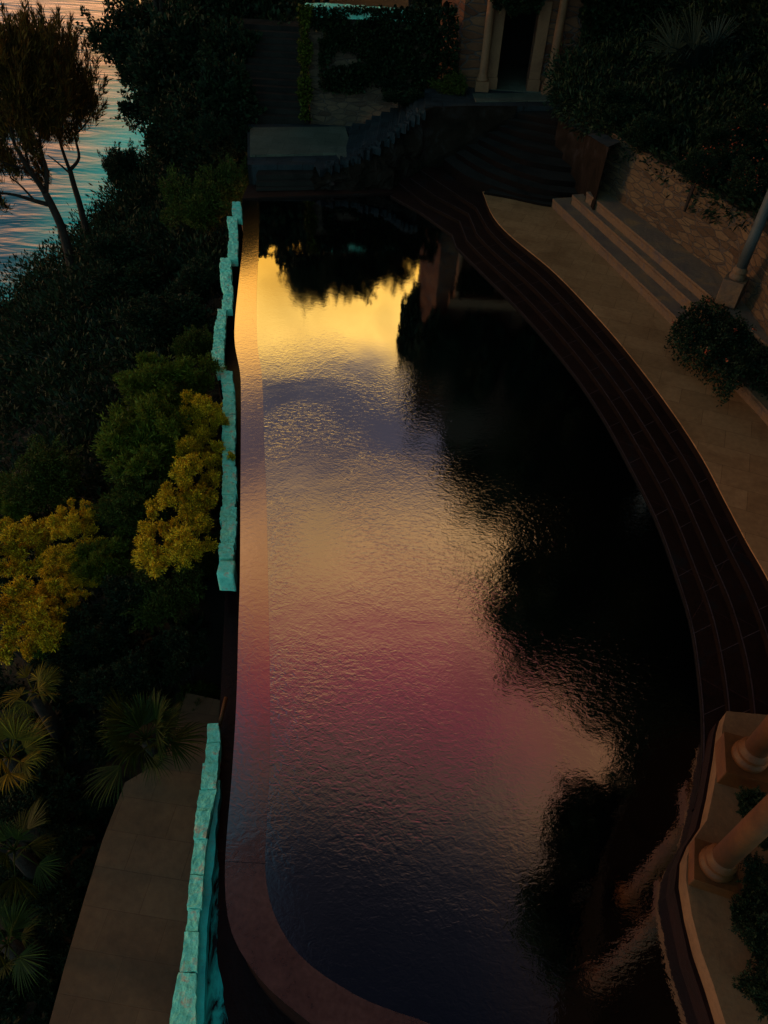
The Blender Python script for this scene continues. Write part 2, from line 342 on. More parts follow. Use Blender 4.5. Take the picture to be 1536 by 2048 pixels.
def ledge_mat():
    m, t, b, o = mat('wet_stone_under_thin_water')
    v = coords(t)
    c = ramp(t, noi(t, v, .9, 6, .6, .5), [(.3, (.06, .024, .026)), (.7, (.13, .058, .055))])
    c = mixc(t, .6, c, ramp(t, noi(t, v, 14, 5), [(.3, (.4, .4, .4)), (.7, (1, 1, 1))]), 'MULTIPLY')
    br = t.nodes.new('ShaderNodeTexBrick'); t.links.new(coords(t, rz=0, loc=(4, .9, 0)), br.inputs['Vector']); br.inputs['Scale'].default_value = 1
    br.inputs['Brick Width'].default_value = 90; br.inputs['Row Height'].default_value = 2.1; br.inputs['Mortar Size'].default_value = .006
    br.inputs['Color1'].default_value = br.inputs['Color2'].default_value = (1, 1, 1, 1); br.inputs['Mortar'].default_value = (.15, .12, .12, 1)
    c = mixc(t, 1, c, br.outputs['Color'], 'MULTIPLY')
    df = t.nodes.new('ShaderNodeBsdfDiffuse'); t.links.new(c, df.inputs[0])
    h = mth(t, 'ADD', mth(t, 'MULTIPLY', noi(t, coords(t, 1, 1.4, 1, .3), 9, 3, .5, .8), .0016), mth(t, 'MULTIPLY', noi(t, v, 2, 2, .5), .001))
    bn = t.nodes.new('ShaderNodeBump'); bn.inputs['Distance'].default_value = 1; t.links.new(h, bn.inputs['Height'])
    gl = t.nodes.new('ShaderNodeBsdfGlossy'); gl.inputs['Roughness'].default_value = .10; t.links.new(bn.outputs[0], gl.inputs['Normal'])
    gl.inputs['Color'].default_value = (.46, .385, .37, 1)
    fr = t.nodes.new('ShaderNodeFresnel'); fr.inputs['IOR'].default_value = 2.7; t.links.new(bn.outputs[0], fr.inputs['Normal'])
    mx = t.nodes.new('ShaderNodeMixShader'); t.links.new(fr.outputs[0], mx.inputs[0]); t.links.new(df.outputs[0], mx.inputs[1]); t.links.new(gl.outputs[0], mx.inputs[2])
    t.links.new(mx.outputs[0], o.inputs[0]); return m
M['ledge'] = ledge_mat()
def sea_mat():
    m, t, b, o = mat('open_sea_water')
    v = coords(t)
    h1 = noi(t, coords(t, .55, 1.5, 1, -.25), .085, 3, .5, .7)
    h2 = noi(t, coords(t, .5, 1.6, 1, .15), .30, 3, .5, .4)
    h = mth(t, 'ADD', mth(t, 'MULTIPLY', h1, .95), mth(t, 'MULTIPLY', h2, .32))
    bn = t.nodes.new('ShaderNodeBump'); bn.inputs['Distance'].default_value = 1.0; t.links.new(h, bn.inputs['Height'])
    g = t.nodes.new('ShaderNodeNewGeometry')
    # shallow green water along the rocks: distance from the shore line
    at = t.nodes.new('ShaderNodeAttribute'); at.attribute_name = 'shallow'
    c = mixc(t, at.outputs['Fac'], (.008, .085, .14), (.02, .62, .66))
    df = t.nodes.new('ShaderNodeBsdfDiffuse'); t.links.new(c, df.inputs[0])
    gl = t.nodes.new('ShaderNodeBsdfGlossy'); gl.inputs['Roughness'].default_value = .18; t.links.new(bn.outputs[0], gl.inputs['Normal'])
    fr = t.nodes.new('ShaderNodeFresnel'); fr.inputs['IOR'].default_value = 1.6; t.links.new(bn.outputs[0], fr.inputs['Normal'])
    mx = t.nodes.new('ShaderNodeMixShader'); t.links.new(mth(t, 'MULTIPLY', fr.outputs[0], mth(t, 'MULTIPLY_ADD', at.outputs['Fac'], -.7, 1.0)), mx.inputs[0]); t.links.new(df.outputs[0], mx.inputs[1]); t.links.new(gl.outputs[0], mx.inputs[2])
    t.links.new(mx.outputs[0], o.inputs[0]); return m
M['sea'] = sea_mat()
def foam_mat():
    m, t, b, o = mat('churned_teal_water'); v = coords(t)
    f = noi(t, coords(t, 1, .35, 1), 7, 5, .6, .8)
    c = ramp(t, f, [(.40, (.004, .002, .003)), (.50, (.01, .20, .22)), (.62, (.02, .40, .42))])
    t.links.new(c, b.inputs['Base Color']); b.inputs['Roughness'].default_value = .2; bump(t, b, f, .5, .03); return m
M['foam'] = foam_mat()

# ================================================================ SEA AND LAND
SEA_Z = -25.0
def rim_x(y):
    pts = [(-60, -16), (0, -17), (15, -18.5), (24, -19), (29, -18.2), (32, -16.8), (35, -15.2), (40, -13.8), (60, -14.5), (110, -24), (400, -60)]
    for (a, xa), (b, xb) in zip(pts, pts[1:]):
        if a <= y <= b: return xa+(xb-xa)*(y-a)/(b-a)
    return -60 if y > 400 else -16
def wall_x(y): return -2.2-.155*y if y < 26 else -6.2
def zt(x, y):
    d = max(0.0, wall_x(y)-x); n = mnoise.noise(Vector((x*.22, y*.22, 3)))*.8
    z = -2.1-.42*d+n*min(1, d/3)
    if y < 8: z = min(z, -1.95)
    r = rim_x(y)+mnoise.noise(Vector((y*.35, 0, 9)))*.9
    if x < r: z -= (r-x)*(3.4+mnoise.noise(Vector((x*.4, y*.4, 1)))*1.6)
    return max(z, SEA_Z-3)
g = MB(); X = np.linspace(-75, -1.2, 154); Y = np.concatenate([np.linspace(-30, 60, 140), np.linspace(62, 400, 60)])
vs = []
for y in Y:
    for x in X:
        xx = min(x, wall_x(y)+1.0)
        vs.append((xx, y, zt(xx, y)))
nx = len(X); fs = [(j*nx+i, j*nx+i+1, (j+1)*nx+i+1, (j+1)*nx+i) for j in range(len(Y)-1) for i in range(nx-1)]
mi = []
g.add(vs, fs)
for k, f in enumerate(fs):
    zz = [vs[i][2] for i in f]
    g.mi[k] = 1 if max(zz)-min(zz) > 1.2 or min(zz) < -14 else 0
tag(g.build('ground', [M['soil'], M['cliff']], smooth=True), kind='structure')
# sea sheet with a shallow band near the coast
sx = np.concatenate([np.linspace(-3000, -160, 14), np.linspace(-150, -10, 100)]); sy = np.concatenate([np.linspace(-400, 0, 8), np.linspace(4, 260, 110), np.linspace(300, 4000, 14)])
sm = MB(); vs = [(x, y, SEA_Z) for y in sy for x in sx]; nx = len(sx)
sm.add(vs, [(j*nx+i, j*nx+i+1, (j+1)*nx+i+1, (j+1)*nx+i) for j in range(len(sy)-1) for i in range(nx-1)], 0, True)
so_ = sm.build('sea', M['sea']); tag(so_, kind='structure')
att = so_.data.attributes.new('shallow', 'FLOAT', 'POINT')
sh = []
for (x, y, z) in vs:
    d = (rim_x(y)-6.5)-x+mnoise.noise(Vector((x*.12, y*.12, 0)))*3
    sh.append(max(0.0, min(1.0, 1-(d-8)/11.0)))
att.data.foreach_set('value', sh)

# ================================================================ POOL
E0 = [P(780, 392), P(885, 453), P(903, 488), P(960, 545), P(1040, 625), P(1130, 730), P(1200, 830), P(1260, 940), P(1310, 1040), P(1350, 1150),
      P(1380, 1250), P(1395, 1350), P(1403, 1450), P(1400, 1550), P(1385, 1620)]
TZ = .58
E4a = [P(985, 430, TZ), P(1020, 470, TZ), P(1110, 545, TZ), P(1205, 645, TZ), P(1280, 735, TZ), P(1350, 830, TZ), P(1405, 915, TZ), P(1450, 1000, TZ), P(1495, 1085, TZ), P(1540, 1165, TZ), P(1585, 1275, TZ), P(1610, 1400, TZ), P(1615, 1500, TZ)]
E4 = [P(865, 332, TZ), P(915, 362, TZ), P(968, 384, TZ)]+E4a
inner = [P(520, 398), P(517, 500), P(513, 600), P(515, 690), P(524, 755), P(529, 900), P(533, 1000), P(537, 1200), P(540, 1400), P(538, 1550), P(533, 1650), P(530, 1730), P(537, 1790), P(553, 1840), P(582, 1890), P(622, 1932), P(672, 1967), P(730, 2000), P(800, 2027), P(870, 2052)]
outer = [P(487, 396), P(485, 490), P(478, 560), P(470, 640), P(470, 690), P(480, 745), P(482, 800), P(481, 1000), P(480, 1150), P(477, 1250), P(473, 1400), P(464, 1550), P(453, 1680), P(450, 1760), P(455, 1830), P(471, 1885), P(502, 1935), P(542, 1982), P(602, 2032), P(640, 2062)]
# the pool closes a little way beyond the bottom of the frame
inner += [Vector((1.6, 1.35, 0)), Vector((3.0, .9, 0)), Vector((4.4, .7, 0))]
outer += [Vector((.6, .95, 0)), Vector((1.9, .5, 0)), Vector((4.6, .1, 0))]
inC = catmull(inner, 6); ouC = catmull(outer, 6)
rightlow = [P(1365, 1680), P(1345, 1730), P(1350, 1800), P(1375, 1880), P(1420, 2000), P(1450, 2080), Vector((4.4, .9, 0))]
e0c = catmull(E0[2:], 5); e0full = E0[:2]+e0c
wp = [Vector((p.x-.15, p.y, 0)) for p in inC]
poly = [p for p in wp]+[Vector((4.9, .7, 0))]+[Vector((p.x+.35, p.y, 0)) for p in rightlow[::-1][1:]]+[Vector((p.x+.2, p.y, 0)) for p in e0full[::-1]]+[P(640, 386), P(510, 392)]
w = MB(); w.add(poly, [tuple(range(len(poly)))]); tag(w.build('pool_water', M['water']), kind='structure')
b_ = MB(); b_.prism([(p.x, p.y) for p in poly], -1.6, -1.5); tag(b_.build('pool_floor', M['black']), kind='structure')
# infinity edge: a wet coping that the film of water runs over
t_ = empty('infinity_edge', (-2.3, 10, 0)); tag(t_, 'long curved wet stone lip along the left side of the pool', 'pool edge')
def local(o, par): o.location = -par.location; return o
lg = MB(); n = 150; a_ = resample(inC, n); c_ = resample(ouC, n)
vs = []
for i in range(n):
    vs += [(a_[i].x, a_[i].y, .012), (c_[i].x, c_[i].y, .012)]
lg.add(vs, [(2*i, 2*i+2, 2*i+3, 2*i+1) for i in range(n-1)], 0)
vs = []
for i in range(n): vs += [(a_[i].x, a_[i].y, .012), (a_[i].x, a_[i].y, -.3)]
lg.add(vs, [(2*i, 2*i+1, 2*i+3, 2*i+2) for i in range(n-1)], 0)
local(lg.build('lip', M['ledge'], t_), t_)
lf = MB(); vs = []
for i in range(n):
    nn = mnoise.noise(Vector((c_[i].x*2, c_[i].y*2, 0)))*.02
    vs += [(c_[i].x, c_[i].y, .012), (c_[i].x+.04+nn, c_[i].y+.02, -.25), (c_[i].x+.02, c_[i].y, -2.2)]
lf.add(vs, [(3*i, 3*i+3, 3*i+4, 3*i+1) for i in range(n-1)]+[(3*i+1, 3*i+4, 3*i+5, 3*i+2) for i in range(n-1)])
local(lf.build('overflow_face', M['wet_face'], t_), t_)

# the overflow channel below the lip
ch = MB(); vs = []
for i in range(n):
    xl_ = min(c_[i].x-.05, -1.95-.11*c_[i].y) if c_[i].y < 5.9 else c_[i].x-.42
    vs += [(c_[i].x+.1, c_[i].y, -1.15), (xl_, c_[i].y-.02, -1.15)]
ch.add(vs, [(2*i, 2*i+2, 2*i+3, 2*i+1) for i in range(n-1)])
tag(ch.build('overflow_water', stone('dark_channel_water', (.004, .001, .002), (.012, .003, .004), rough=.4, scale=1.5, bstr=.4, spec=.15)), kind='structure')

# ================================================================ WALLS ON THE SEA SIDE
def wallrun(thing, segs, ztop, zbase, capm, bodym, seed, cap_h=.22, stone_len=.42, amp=.03):
    """segs: list of (list of (left pixel, right pixel, py)) outlines of the wall top at level ztop"""
    rnd = random.Random(seed); bd = MB()
    for sgi, sg in enumerate(segs):
        L = [P(l, y, ztop) for l, r, y in sg]; R = [P(r, y, ztop) for l, r, y in sg]
        L = resample(L, 40); R = resample(R, 40)
        for i in range(39):
            q = [(L[i].x+.02, L[i].y), (L[i+1].x+.02, L[i+1].y), (R[i+1].x-.02, R[i+1].y), (R[i].x-.02, R[i].y)]
        pl = [(p.x+.03, p.y) for p in L]+[(p.x-.03, p.y) for p in R[::-1]]
        bd.prism(pl, zbase, ztop-cap_h+.02)
        tot = sum((a-b).length for a, b in zip(L, L[1:])); t0 = 0.0
        while t0 < 1-1e-6:
            ln = stone_len*rnd.uniform(.6, 1.5)/tot; t1 = min(1, t0+ln)
            if 1-t1 < .35*stone_len/tot: t1 = 1
            def at(A, t): k = t*39; i = min(38, int(k)); return A[i].lerp(A[i+1], k-i)
            gp = .002/tot
            a, b, c, d = at(L, t0+gp), at(L, t1-gp), at(R, t1-gp), at(R, t0+gp)
            j = rnd.uniform(-.025, .025); k = rnd.uniform(-.025, .025)
            mb = MB(); mb.rough([(a.x+j, a.y), (d.x+k, d.y), (c.x+k, c.y), (b.x+j, b.y)] if a.y < b.y else [(b.x+j, b.y), (c.x+k, c.y), (d.x+k, d.y), (a.x+j, a.y)], ztop-cap_h, ztop+rnd.uniform(-.03, .02), amp, rnd.random()*50, 11, 11)
            o = mb.build('coping_stone', capm, thing, smooth=False); local(o, thing)
            t0 = t1
    local(bd.build('masonry', bodym, thing), thing)
gw = empty('stone_wall', (-4, 16, -2)); tag(gw, 'long staggered dry stone wall with pale teal capping beside the infinity edge', 'wall')
ZW = -.32
wallrun(gw, [[(464, 482, 403), (465, 483, 437)], [(455, 473, 433), (457, 477, 475), (456, 475, 500), (455, 474, 519)],
             [(440, 460, 516), (441, 463, 560), (446, 467, 590), (444, 466, 619)],
             [(434, 454, 617), (427, 449, 665), (424, 447, 700), (427, 448, 720), (433, 452, 747)],
             [(443, 466, 742), (446, 470, 800), (446, 472, 860), (445, 471, 920), (443, 473, 970), (441, 471, 1030), (440, 468, 1080), (438, 467, 1118)]], ZW, -4.2, M['teal_stone'], M['wet_face'], 3)
eb = MB(); q = [P(434, 1152, ZW), P(468, 1154, ZW), P(471, 1126, ZW), P(441, 1124, ZW)]
eb.rough([(p.x, p.y) for p in q], ZW-.42, ZW+.06, .015, 4.4, 6, 6); o = eb.build('coping_stone', M['teal_stone'], gw, smooth=True); local(o, gw)
lw = empty('stone_wall', (-2.4, 3.5, -2)); tag(lw, 'low teal topped stone wall between the sunken path and the overflow channel', 'wall')
ZL = -.85
wallrun(lw, [[(412, 440, 1447), (410, 444, 1475), (407, 440, 1510), (403, 436, 1570), (397, 428, 1610), (392, 417, 1650), (384, 408, 1720), (376, 402, 1790), (368, 396, 1850), (362, 391, 1910), (352, 389, 1990), (340, 388, 2050), (325, 388, 2120)]], ZL, -2.6, M['teal_stone'], M['wet_face'], 8, amp=.018)
bn_ = MB(); A = [P(*q, ZL-.08) for q in [(438, 1560), (432, 1610), (424, 1660), (413, 1720), (406, 1790), (400, 1850), (394, 1910), (391, 1990), (389, 2050), (388, 2120)]]
B = [P(*q, ZL-.08) for q in [(440, 1560), (437, 1610), (433, 1660), (427, 1720), (421, 1790), (414, 1850), (411, 1910), (409, 1990), (407, 2050), (408, 2120)]]
A = resample(A, 40); B = resample(B, 40)
bn_.prism([(p.x-.02+mnoise.noise(p*4)*.015, p.y) for p in A]+[(p.x+mnoise.noise(p*5)*.03, p.y) for p in B[::-1]], -2.4, ZL-.08)
o = bn_.build('splash_shelf', M['teal_wet'], lw); local(o, lw)
fo = MB(); A = [P(*q, -1.14) for q in [(428, 1700), (427, 1760), (424, 1830), (421, 1880), (416, 1930), (410, 1980), (412, 2050), (412, 2120)]]
B = [P(*q, -1.14) for q in [(436, 1700), (438, 1760), (436, 1830), (435, 1880), (437, 1930), (447, 1980), (458, 2050), (470, 2120)]]
A = resample(A, 30); B = resample(B, 30)
fo.add([(p.x+mnoise.noise(p*5)*.03, p.y, -1.14) for p in A]+[(p.x+mnoise.noise(p*6)*.03, p.y, -1.14) for p in B], [(i, i+1, i+31, i+30) for i in range(29)])
tag(fo.build('churned_water', M['foam']), kind='structure')

# sunken path
pth = [P(372, 1385, -1.8), P(345, 1480, -1.8), P(310, 1530, -1.8), P(250, 1565, -1.8), P(205, 1680, -1.8), P(168, 1800, -1.8), P(130, 1930, -1.8), P(95, 2060, -1.8), P(20, 2200, -1.8),
       P(395, 2200, -1.8), P(398, 2060, -1.8), P(405, 1900, -1.8), P(418, 1700, -1.8), P(436, 1480, -1.8), P(440, 1400, -1.8)]
pb = MB(); pb.prism([(p.x, p.y) for p in pth], -2.6, -1.8); tag(pb.build('path', M['path']), kind='structure')
# lower face strip beside the lip where the wall stops: dark rusty conduit
rp = MB(); rp.tube([P(452, 1395, -.9), P(444, 1430, -.9), P(438, 1452, -.95)], [.035]*3, 8)
tag(rp.build('water_pipe', M['column']), 'thin rusty pipe running down beside the overflow channel above the low wall', 'pipe')

# ================================================================ POOL STEPS, TERRACE
ps = empty('pool_steps', (4, 15, 0)); tag(ps, 'long curved flight of dark red granite steps between pool and terrace', 'steps')
nE = 60
e0r = resample(catmull(E0[2:], 5), nE); e4r = resample(catmull(E4a, 5), nE)
fan = {1: [P(795, 368, .10), P(849, 410, .10)], 2: [P(819, 359, .22), P(870, 395, .22)], 3: [P(840, 344, .34), P(885, 374, .34)], 4: [P(865, 332, .46), P(915, 362, .46)]}
fan0 = [P(780, 392, .04), P(840, 425, .04)]
kinks = [P(903, 470, .04), P(918, 445, .10), P(936, 430, .22), P(951, 418, .34), P(968, 402, .46)]
lv = [(.045, 0.0, fan0), (.10+.05, .27, fan[1]), (.22+.05, .52, fan[2]), (.34+.06, .78, fan[3])]
backL = P(1034, 222, 2.0)
curves = []
for k, (z, f, fa) in enumerate(lv):
    cur = [Vector((p.x, p.y, z)) for p in fa]+[Vector((kinks[k].x, kinks[k].y, z))]+[Vector((*(e0r[i].lerp(e4r[i], f)).xy, z)) for i in range(1, nE)]
    curves.append((z, cur))
    far = [(9.5, cur[-1].y-.01*k), (9.5, 24.0+k*.02), (4.5, 27.2+.02*k), (cur[0].x+.6, cur[0].y+1.4-.02*k)]
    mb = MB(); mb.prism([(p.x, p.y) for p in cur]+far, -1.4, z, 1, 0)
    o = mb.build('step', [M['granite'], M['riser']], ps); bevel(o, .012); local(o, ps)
    # pale worn nosing line along the edge
    nm = MB(); pts = cur; inn = []
    for i, p in enumerate(pts):
        d = (pts[min(i+1, len(pts)-1)]-pts[max(i-1, 0)]); d.z = 0; d.normalize(); nrm = Vector((-d.y, d.x, 0))
        inn.append((p+nrm*.006, p+nrm*.030 if True else p))
    vs = []
    for a, b in inn: vs += [(a.x, a.y, z+.003), (b.x, b.y, z+.003)]
    nm.add(vs, [(2*i, 2*i+2, 2*i+3, 2*i+1) for i in range(len(inn)-1)])
    jr = random.Random(k*5+1); acc = jr.uniform(0, 1)
    nx_ = lv[k+1][1] if k < 3 else 1.0
    for i in range(len(fa)+2, len(cur)-1):
        acc += (cur[i]-cur[i-1]).length
        if acc > 1.25:
            acc = jr.uniform(-.3, .3); ii = i-len(fa); q0 = cur[i]; q1 = e0r[ii].lerp(e4r[ii], nx_); dd_ = (q1-q0); dd_.z = 0; s2 = Vector((-dd_.y, dd_.x, 0)).normalized()*.007
            nm.add([(q0.x-s2.x, q0.y-s2.y, z+.0025), (q0.x+s2.x, q0.y+s2.y, z+.0025), (q1.x+s2.x, q1.y+s2.y, z+.0025), (q1.x-s2.x, q1.y-s2.y, z+.0025)], [(0, 1, 2, 3)])
    o = nm.build('nosing', M['granite_edge'], ps); local(o, ps)
# terrace slab
T1 = [P(1097, 408, TZ), P(1200, 508, TZ), P(1343, 649, TZ), P(1420, 735, TZ), P(1480, 800, TZ), P(1536, 870, TZ), P(1620, 985, TZ), P(1700, 1130, TZ)]
tp = [P(965, 383, TZ)]+catmull([P(968, 390, TZ)]+E4a, 5)+[Vector((9.5, E4a[-1].y, 0)), Vector((9.6, 12, 0)), Vector((9.0, 16, 0)), P(1500, 560, TZ), P(1260, 395, TZ), P(1130, 370, TZ)]
tb = MB(); tb.prism([(p.x, p.y) for p in tp], TZ-.03, TZ); o = tb.build('terrace', M['terrace']); tag(o, kind='structure')
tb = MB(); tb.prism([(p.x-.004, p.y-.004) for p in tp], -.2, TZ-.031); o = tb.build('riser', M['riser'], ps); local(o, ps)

# amphitheatre benches
bz = [.88, 1.18, 1.48]
fr_ = [[(1113, 404), (1357, 638)], [(1150, 394), (1395, 614)], [(1176, 386), (1420, 590)]]
bs = empty('bench_tiers', (7, 20, TZ)); tag(bs, 'three broad weathered sandstone benches stepping up from the terrace to the rubble wall', 'bench seating')
for k, (z, pr) in enumerate(zip(bz, fr_)):
    a, b = P(*pr[0], z), P(*pr[1], z); d = (b-a).normalized(); a2 = a-d*(.3-.1*k); b2 = b+d*5.2
    bb = b+d*2.2; nr = Vector((d.y, -d.x, 0)); nr = nr if nr.x > 0 else -nr
    fl = [a2.lerp(b2, i/24)+nr*(-.22*max(0, (i-14)/10)**2) for i in range(25)]
    mb = MB(); n2 = len(fl)
    rt = [p+nr*(2.6-.6*k) for p in fl]
    mb.add([(p.x, p.y, z) for p in fl]+[(p.x, p.y, z) for p in rt], [(i, i+1, i+n2+1, i+n2) for i in range(n2-1)], 0)
    vs = []
    for p in fl:
        w_ = mnoise.noise(p*3)*.03
        vs += [(p.x, p.y, z), (p.x-nr.x*.01*w_, p.y, z-.05), (p.x+nr.x*(.03+w_), p.y+nr.y*(.03+w_), z-.12), (p.x+nr.x*.03, p.y+nr.y*.03, z-.45)]
    mb.add(vs, [(4*i+j, 4*i+4+j, 4*i+5+j, 4*i+1+j) for i in range(n2-1) for j in range(3)], 1)
    for e in (0, n2-1):
        p, q = fl[e], rt[e]; mb.add([(p.x, p.y, z), (q.x, q.y, z), (q.x, q.y, z-.6), (p.x, p.y, z-.6)], [(0, 1, 2, 3)], 1)
    o = mb.build('bench_tier', [M['bench'], M['bench_front']], bs); local(o, bs)

# retaining wall behind the benches
WB = [P(1192, 372, 1.48), P(1320, 462, 1.48), P(1441, 550, 1.48), P(1500, 622, 1.48), P(1560, 712, 1.48), P(1640, 860, 1.48)]
WTZ = 3.05
rw = MB(); wb = resample(WB, 40); d0 = (wb[1]-wb[0]).normalized(); nrm = Vector((-d0.y, d0.x, 0)); nrm = nrm if nrm.x > 0 else -nrm
vs = []
for i, p in enumerate(wb):
    tz = WTZ+mnoise.noise(Vector((i*.6, 0, 0)))*.06
    w1 = mnoise.noise(Vector((i*.9, 2, 0)))*.04
    vs += [(p.x, p.y, 1.2), (p.x+nrm.x*.05+w1, p.y+nrm.y*.05, 2.2), (p.x+nrm.x*.12, p.y+nrm.y*.12, tz), (p.x+nrm.x*.55, p.y+nrm.y*.55, tz), (p.x+nrm.x*.6, p.y+nrm.y*.6, 1.2)]
rw.add(vs, [(5*i+j, 5*i+5+j, 5*i+6+j, 5*i+1+j) for i in range(39) for j in range(4)]+[(0, 1, 2, 3, 4)])
rwo = rw.build('retaining_wall', M['wall_warm']); tag(rwo, 'warm rubble stone retaining wall rising behind the bench tiers', 'wall')

# ================================================================ FAN STAIRS AND LANDING
fs_ = empty('fan_steps', (4, 28, .58)); tag(fs_, 'dark fan shaped flight of curved stone steps climbing to the doorway', 'steps')
fans = [[(968, 384), (1020, 393), (1060, 402), (1097, 409), (1125, 409)], [(888, 318), (936, 353), (1020, 382), (1070, 394), (1127, 400), (1150, 399)], [(912, 305), (972, 341), (1050, 370), (1100, 381), (1154, 387), (1175, 385)], [(933, 290), (1005, 329), (1080, 355), (1130, 362), (1185, 366)],
        [(957, 278), (1034, 314), (1090, 328), (1151, 336), (1185, 338)], [(975, 264), (1050, 291), (1142, 309), (1185, 312)], [(995, 250), (1050, 268), (1133, 284), (1180, 288)], [(1016, 239), (1127, 262), (1175, 266)], [(1034, 226), (1121, 243), (1165, 246)]]
for k, pxs in enumerate(fans):
    z = .76+.18*(k-1) if k else .66
    pts = catmull([P(*q, z) for q in pxs], 6)
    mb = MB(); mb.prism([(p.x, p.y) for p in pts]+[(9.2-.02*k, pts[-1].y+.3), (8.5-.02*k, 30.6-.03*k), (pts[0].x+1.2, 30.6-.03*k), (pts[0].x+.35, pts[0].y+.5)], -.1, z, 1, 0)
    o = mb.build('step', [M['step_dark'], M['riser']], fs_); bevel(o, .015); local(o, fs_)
LZ = 2.2
A_, B_ = P(850, 214, LZ), P(1128, 211, LZ)
ld = MB(); ld.prism([(A_.x, A_.y), (B_.x, B_.y), (B_.x+.2, 32.6), (A_.x, 32.6)], -.2, LZ-.012)
ld.prism([(B_.x+.21, 28.75), (B_.x+2.2, 28.9), (B_.x+2.2, 31.5), (B_.x+.21, 31.5)], -.2, 2.14)
lo = ld.build('landing', M['slate']); tag(lo, kind='structure')
dl = MB(); q = [P(952, 204, LZ), P(1118, 202, LZ), P(1096, 186, LZ), P(945, 188, LZ)]
dl.prism([(p.x, p.y) for p in q]+[(2.95, 34.0)][:0], LZ-.2, LZ+.02)
o = dl.build('door_step', M['landing']); bevel(o, .01); tag(o, 'pale stone slab in front of the dark doorway', 'doorstep')

# side wall closing the fan steps on the right, with slate capping
sw = MB(); a, b, c = P(1118, 236, 2.35), P(1160, 262, 2.45), P(1218, 293, WTZ)
pts = resample([a, b, c], 14); e = P(1200, 380, .58)
fv = []
for i, p in enumerate(pts):
    t = i/13; fv += [(p.x, p.y, p.z+mnoise.noise(p*2)*.06), (p.x-.02+mnoise.noise(p)*.08, p.y-.02, .4)]
sw.add(fv, [(2*i, 2*i+2, 2*i+3, 2*i+1) for i in range(13)], 0)
cv = []
for i, p in enumerate(pts):
    zz = p.z+mnoise.noise(p*2)*.06; cv += [(p.x-.04, p.y-.04, zz+.004), (p.x+.38+mnoise.noise(p*3)*.15, p.y+.42, zz+.03)]
sw.add(cv, [(2*i, 2*i+2, 2*i+3, 2*i+1) for i in range(13)], 1)
sw.add([(pts[-1].x, pts[-1].y, pts[-1].z), (pts[-1].x, pts[-1].y, .4), (wb[0].x, wb[0].y, .4), (wb[0].x, wb[0].y, 1.5)], [(0, 1, 2, 3)], 0)
tag(sw.build('side_wall', [M['rock'], M['slate']]), 'dark rendered side wall with ragged slate capping at the right of the fan steps', 'wall')

# rock face at the head of the pool
rk = MB()
topl = [P(628, 338, .6), P(660, 336, .62), P(690, 326, .7), P(720, 312, .9), P(745, 298, 1.1), P(770, 284, 1.3), P(795, 262, 1.6), P(815, 243, 1.9), P(838, 228, 2.1), P(862, 216, 2.2), P(940, 214, 2.2), P(1034, 213, 2.19)]
basel = [P(628, 388, 0), P(660, 387, 0), P(690, 387, 0), P(720, 387, 0), P(750, 386, 0), P(780, 383, .0), P(800, 360, .1), P(822, 350, .2), P(836, 345, .3), P(850, 335, .4), P(940, 285, 1.2), P(1030, 228, 2.0)]
tr_ = resample(catmull(topl, 4), 46)
br_ = []
m_ = len(topl)
for i in range(46):
    k = i/45*(m_-1); j = min(m_-2, int(k)); br_.append(basel[j].lerp(basel[j+1], k-j))
tr_ = [topl[min(m_-2, int(i/45*(m_-1)))].lerp(topl[min(m_-2, int(i/45*(m_-1)))+1], i/45*(m_-1)-min(m_-2, int(i/45*(m_-1)))) for i in range(46)]
vs = []; R_ = 22; NC = 150
for i in range(NC):
    u = i/(NC-1)*45; k0 = min(44, int(u)); b0_ = br_[k0].lerp(br_[k0+1], u-k0); t0_ = tr_[k0].lerp(tr_[k0+1], u-k0)
    for j in range(R_+1):
        t = j/R_; p = b0_.lerp(t0_, t)
        if j == 0: p = Vector((p.x, p.y, -.4))
        amp = .26*(1-.9*max(0, min(1, (u-31)/4)))
        n1_ = mnoise.noise_vector(Vector((p.x*1.5, p.y*1.5, p.z*1.1))); n2_ = mnoise.noise_vector(Vector((p.x*4, p.y*4, p.z*3))); n3_ = mnoise.noise_vector(Vector((p.x*11, p.y*11, p.z*7)))
        w_ = (Vector((abs(n1_.x)*2-.5, abs(n1_.y)*2-.5, n1_.z)))*amp+n2_*amp*.6+n3_*amp*.3
        vs.append((p.x+w_.x, p.y+w_.y*.8+.25*amp*math.sin(t*9), p.z+w_.z*.5*(1 if j < R_ else .4)))
rk.add(vs, [(i*(R_+1)+j, (i+1)*(R_+1)+j, (i+1)*(R_+1)+j+1, i*(R_+1)+j+1) for i in range(NC-1) for j in range(R_)])
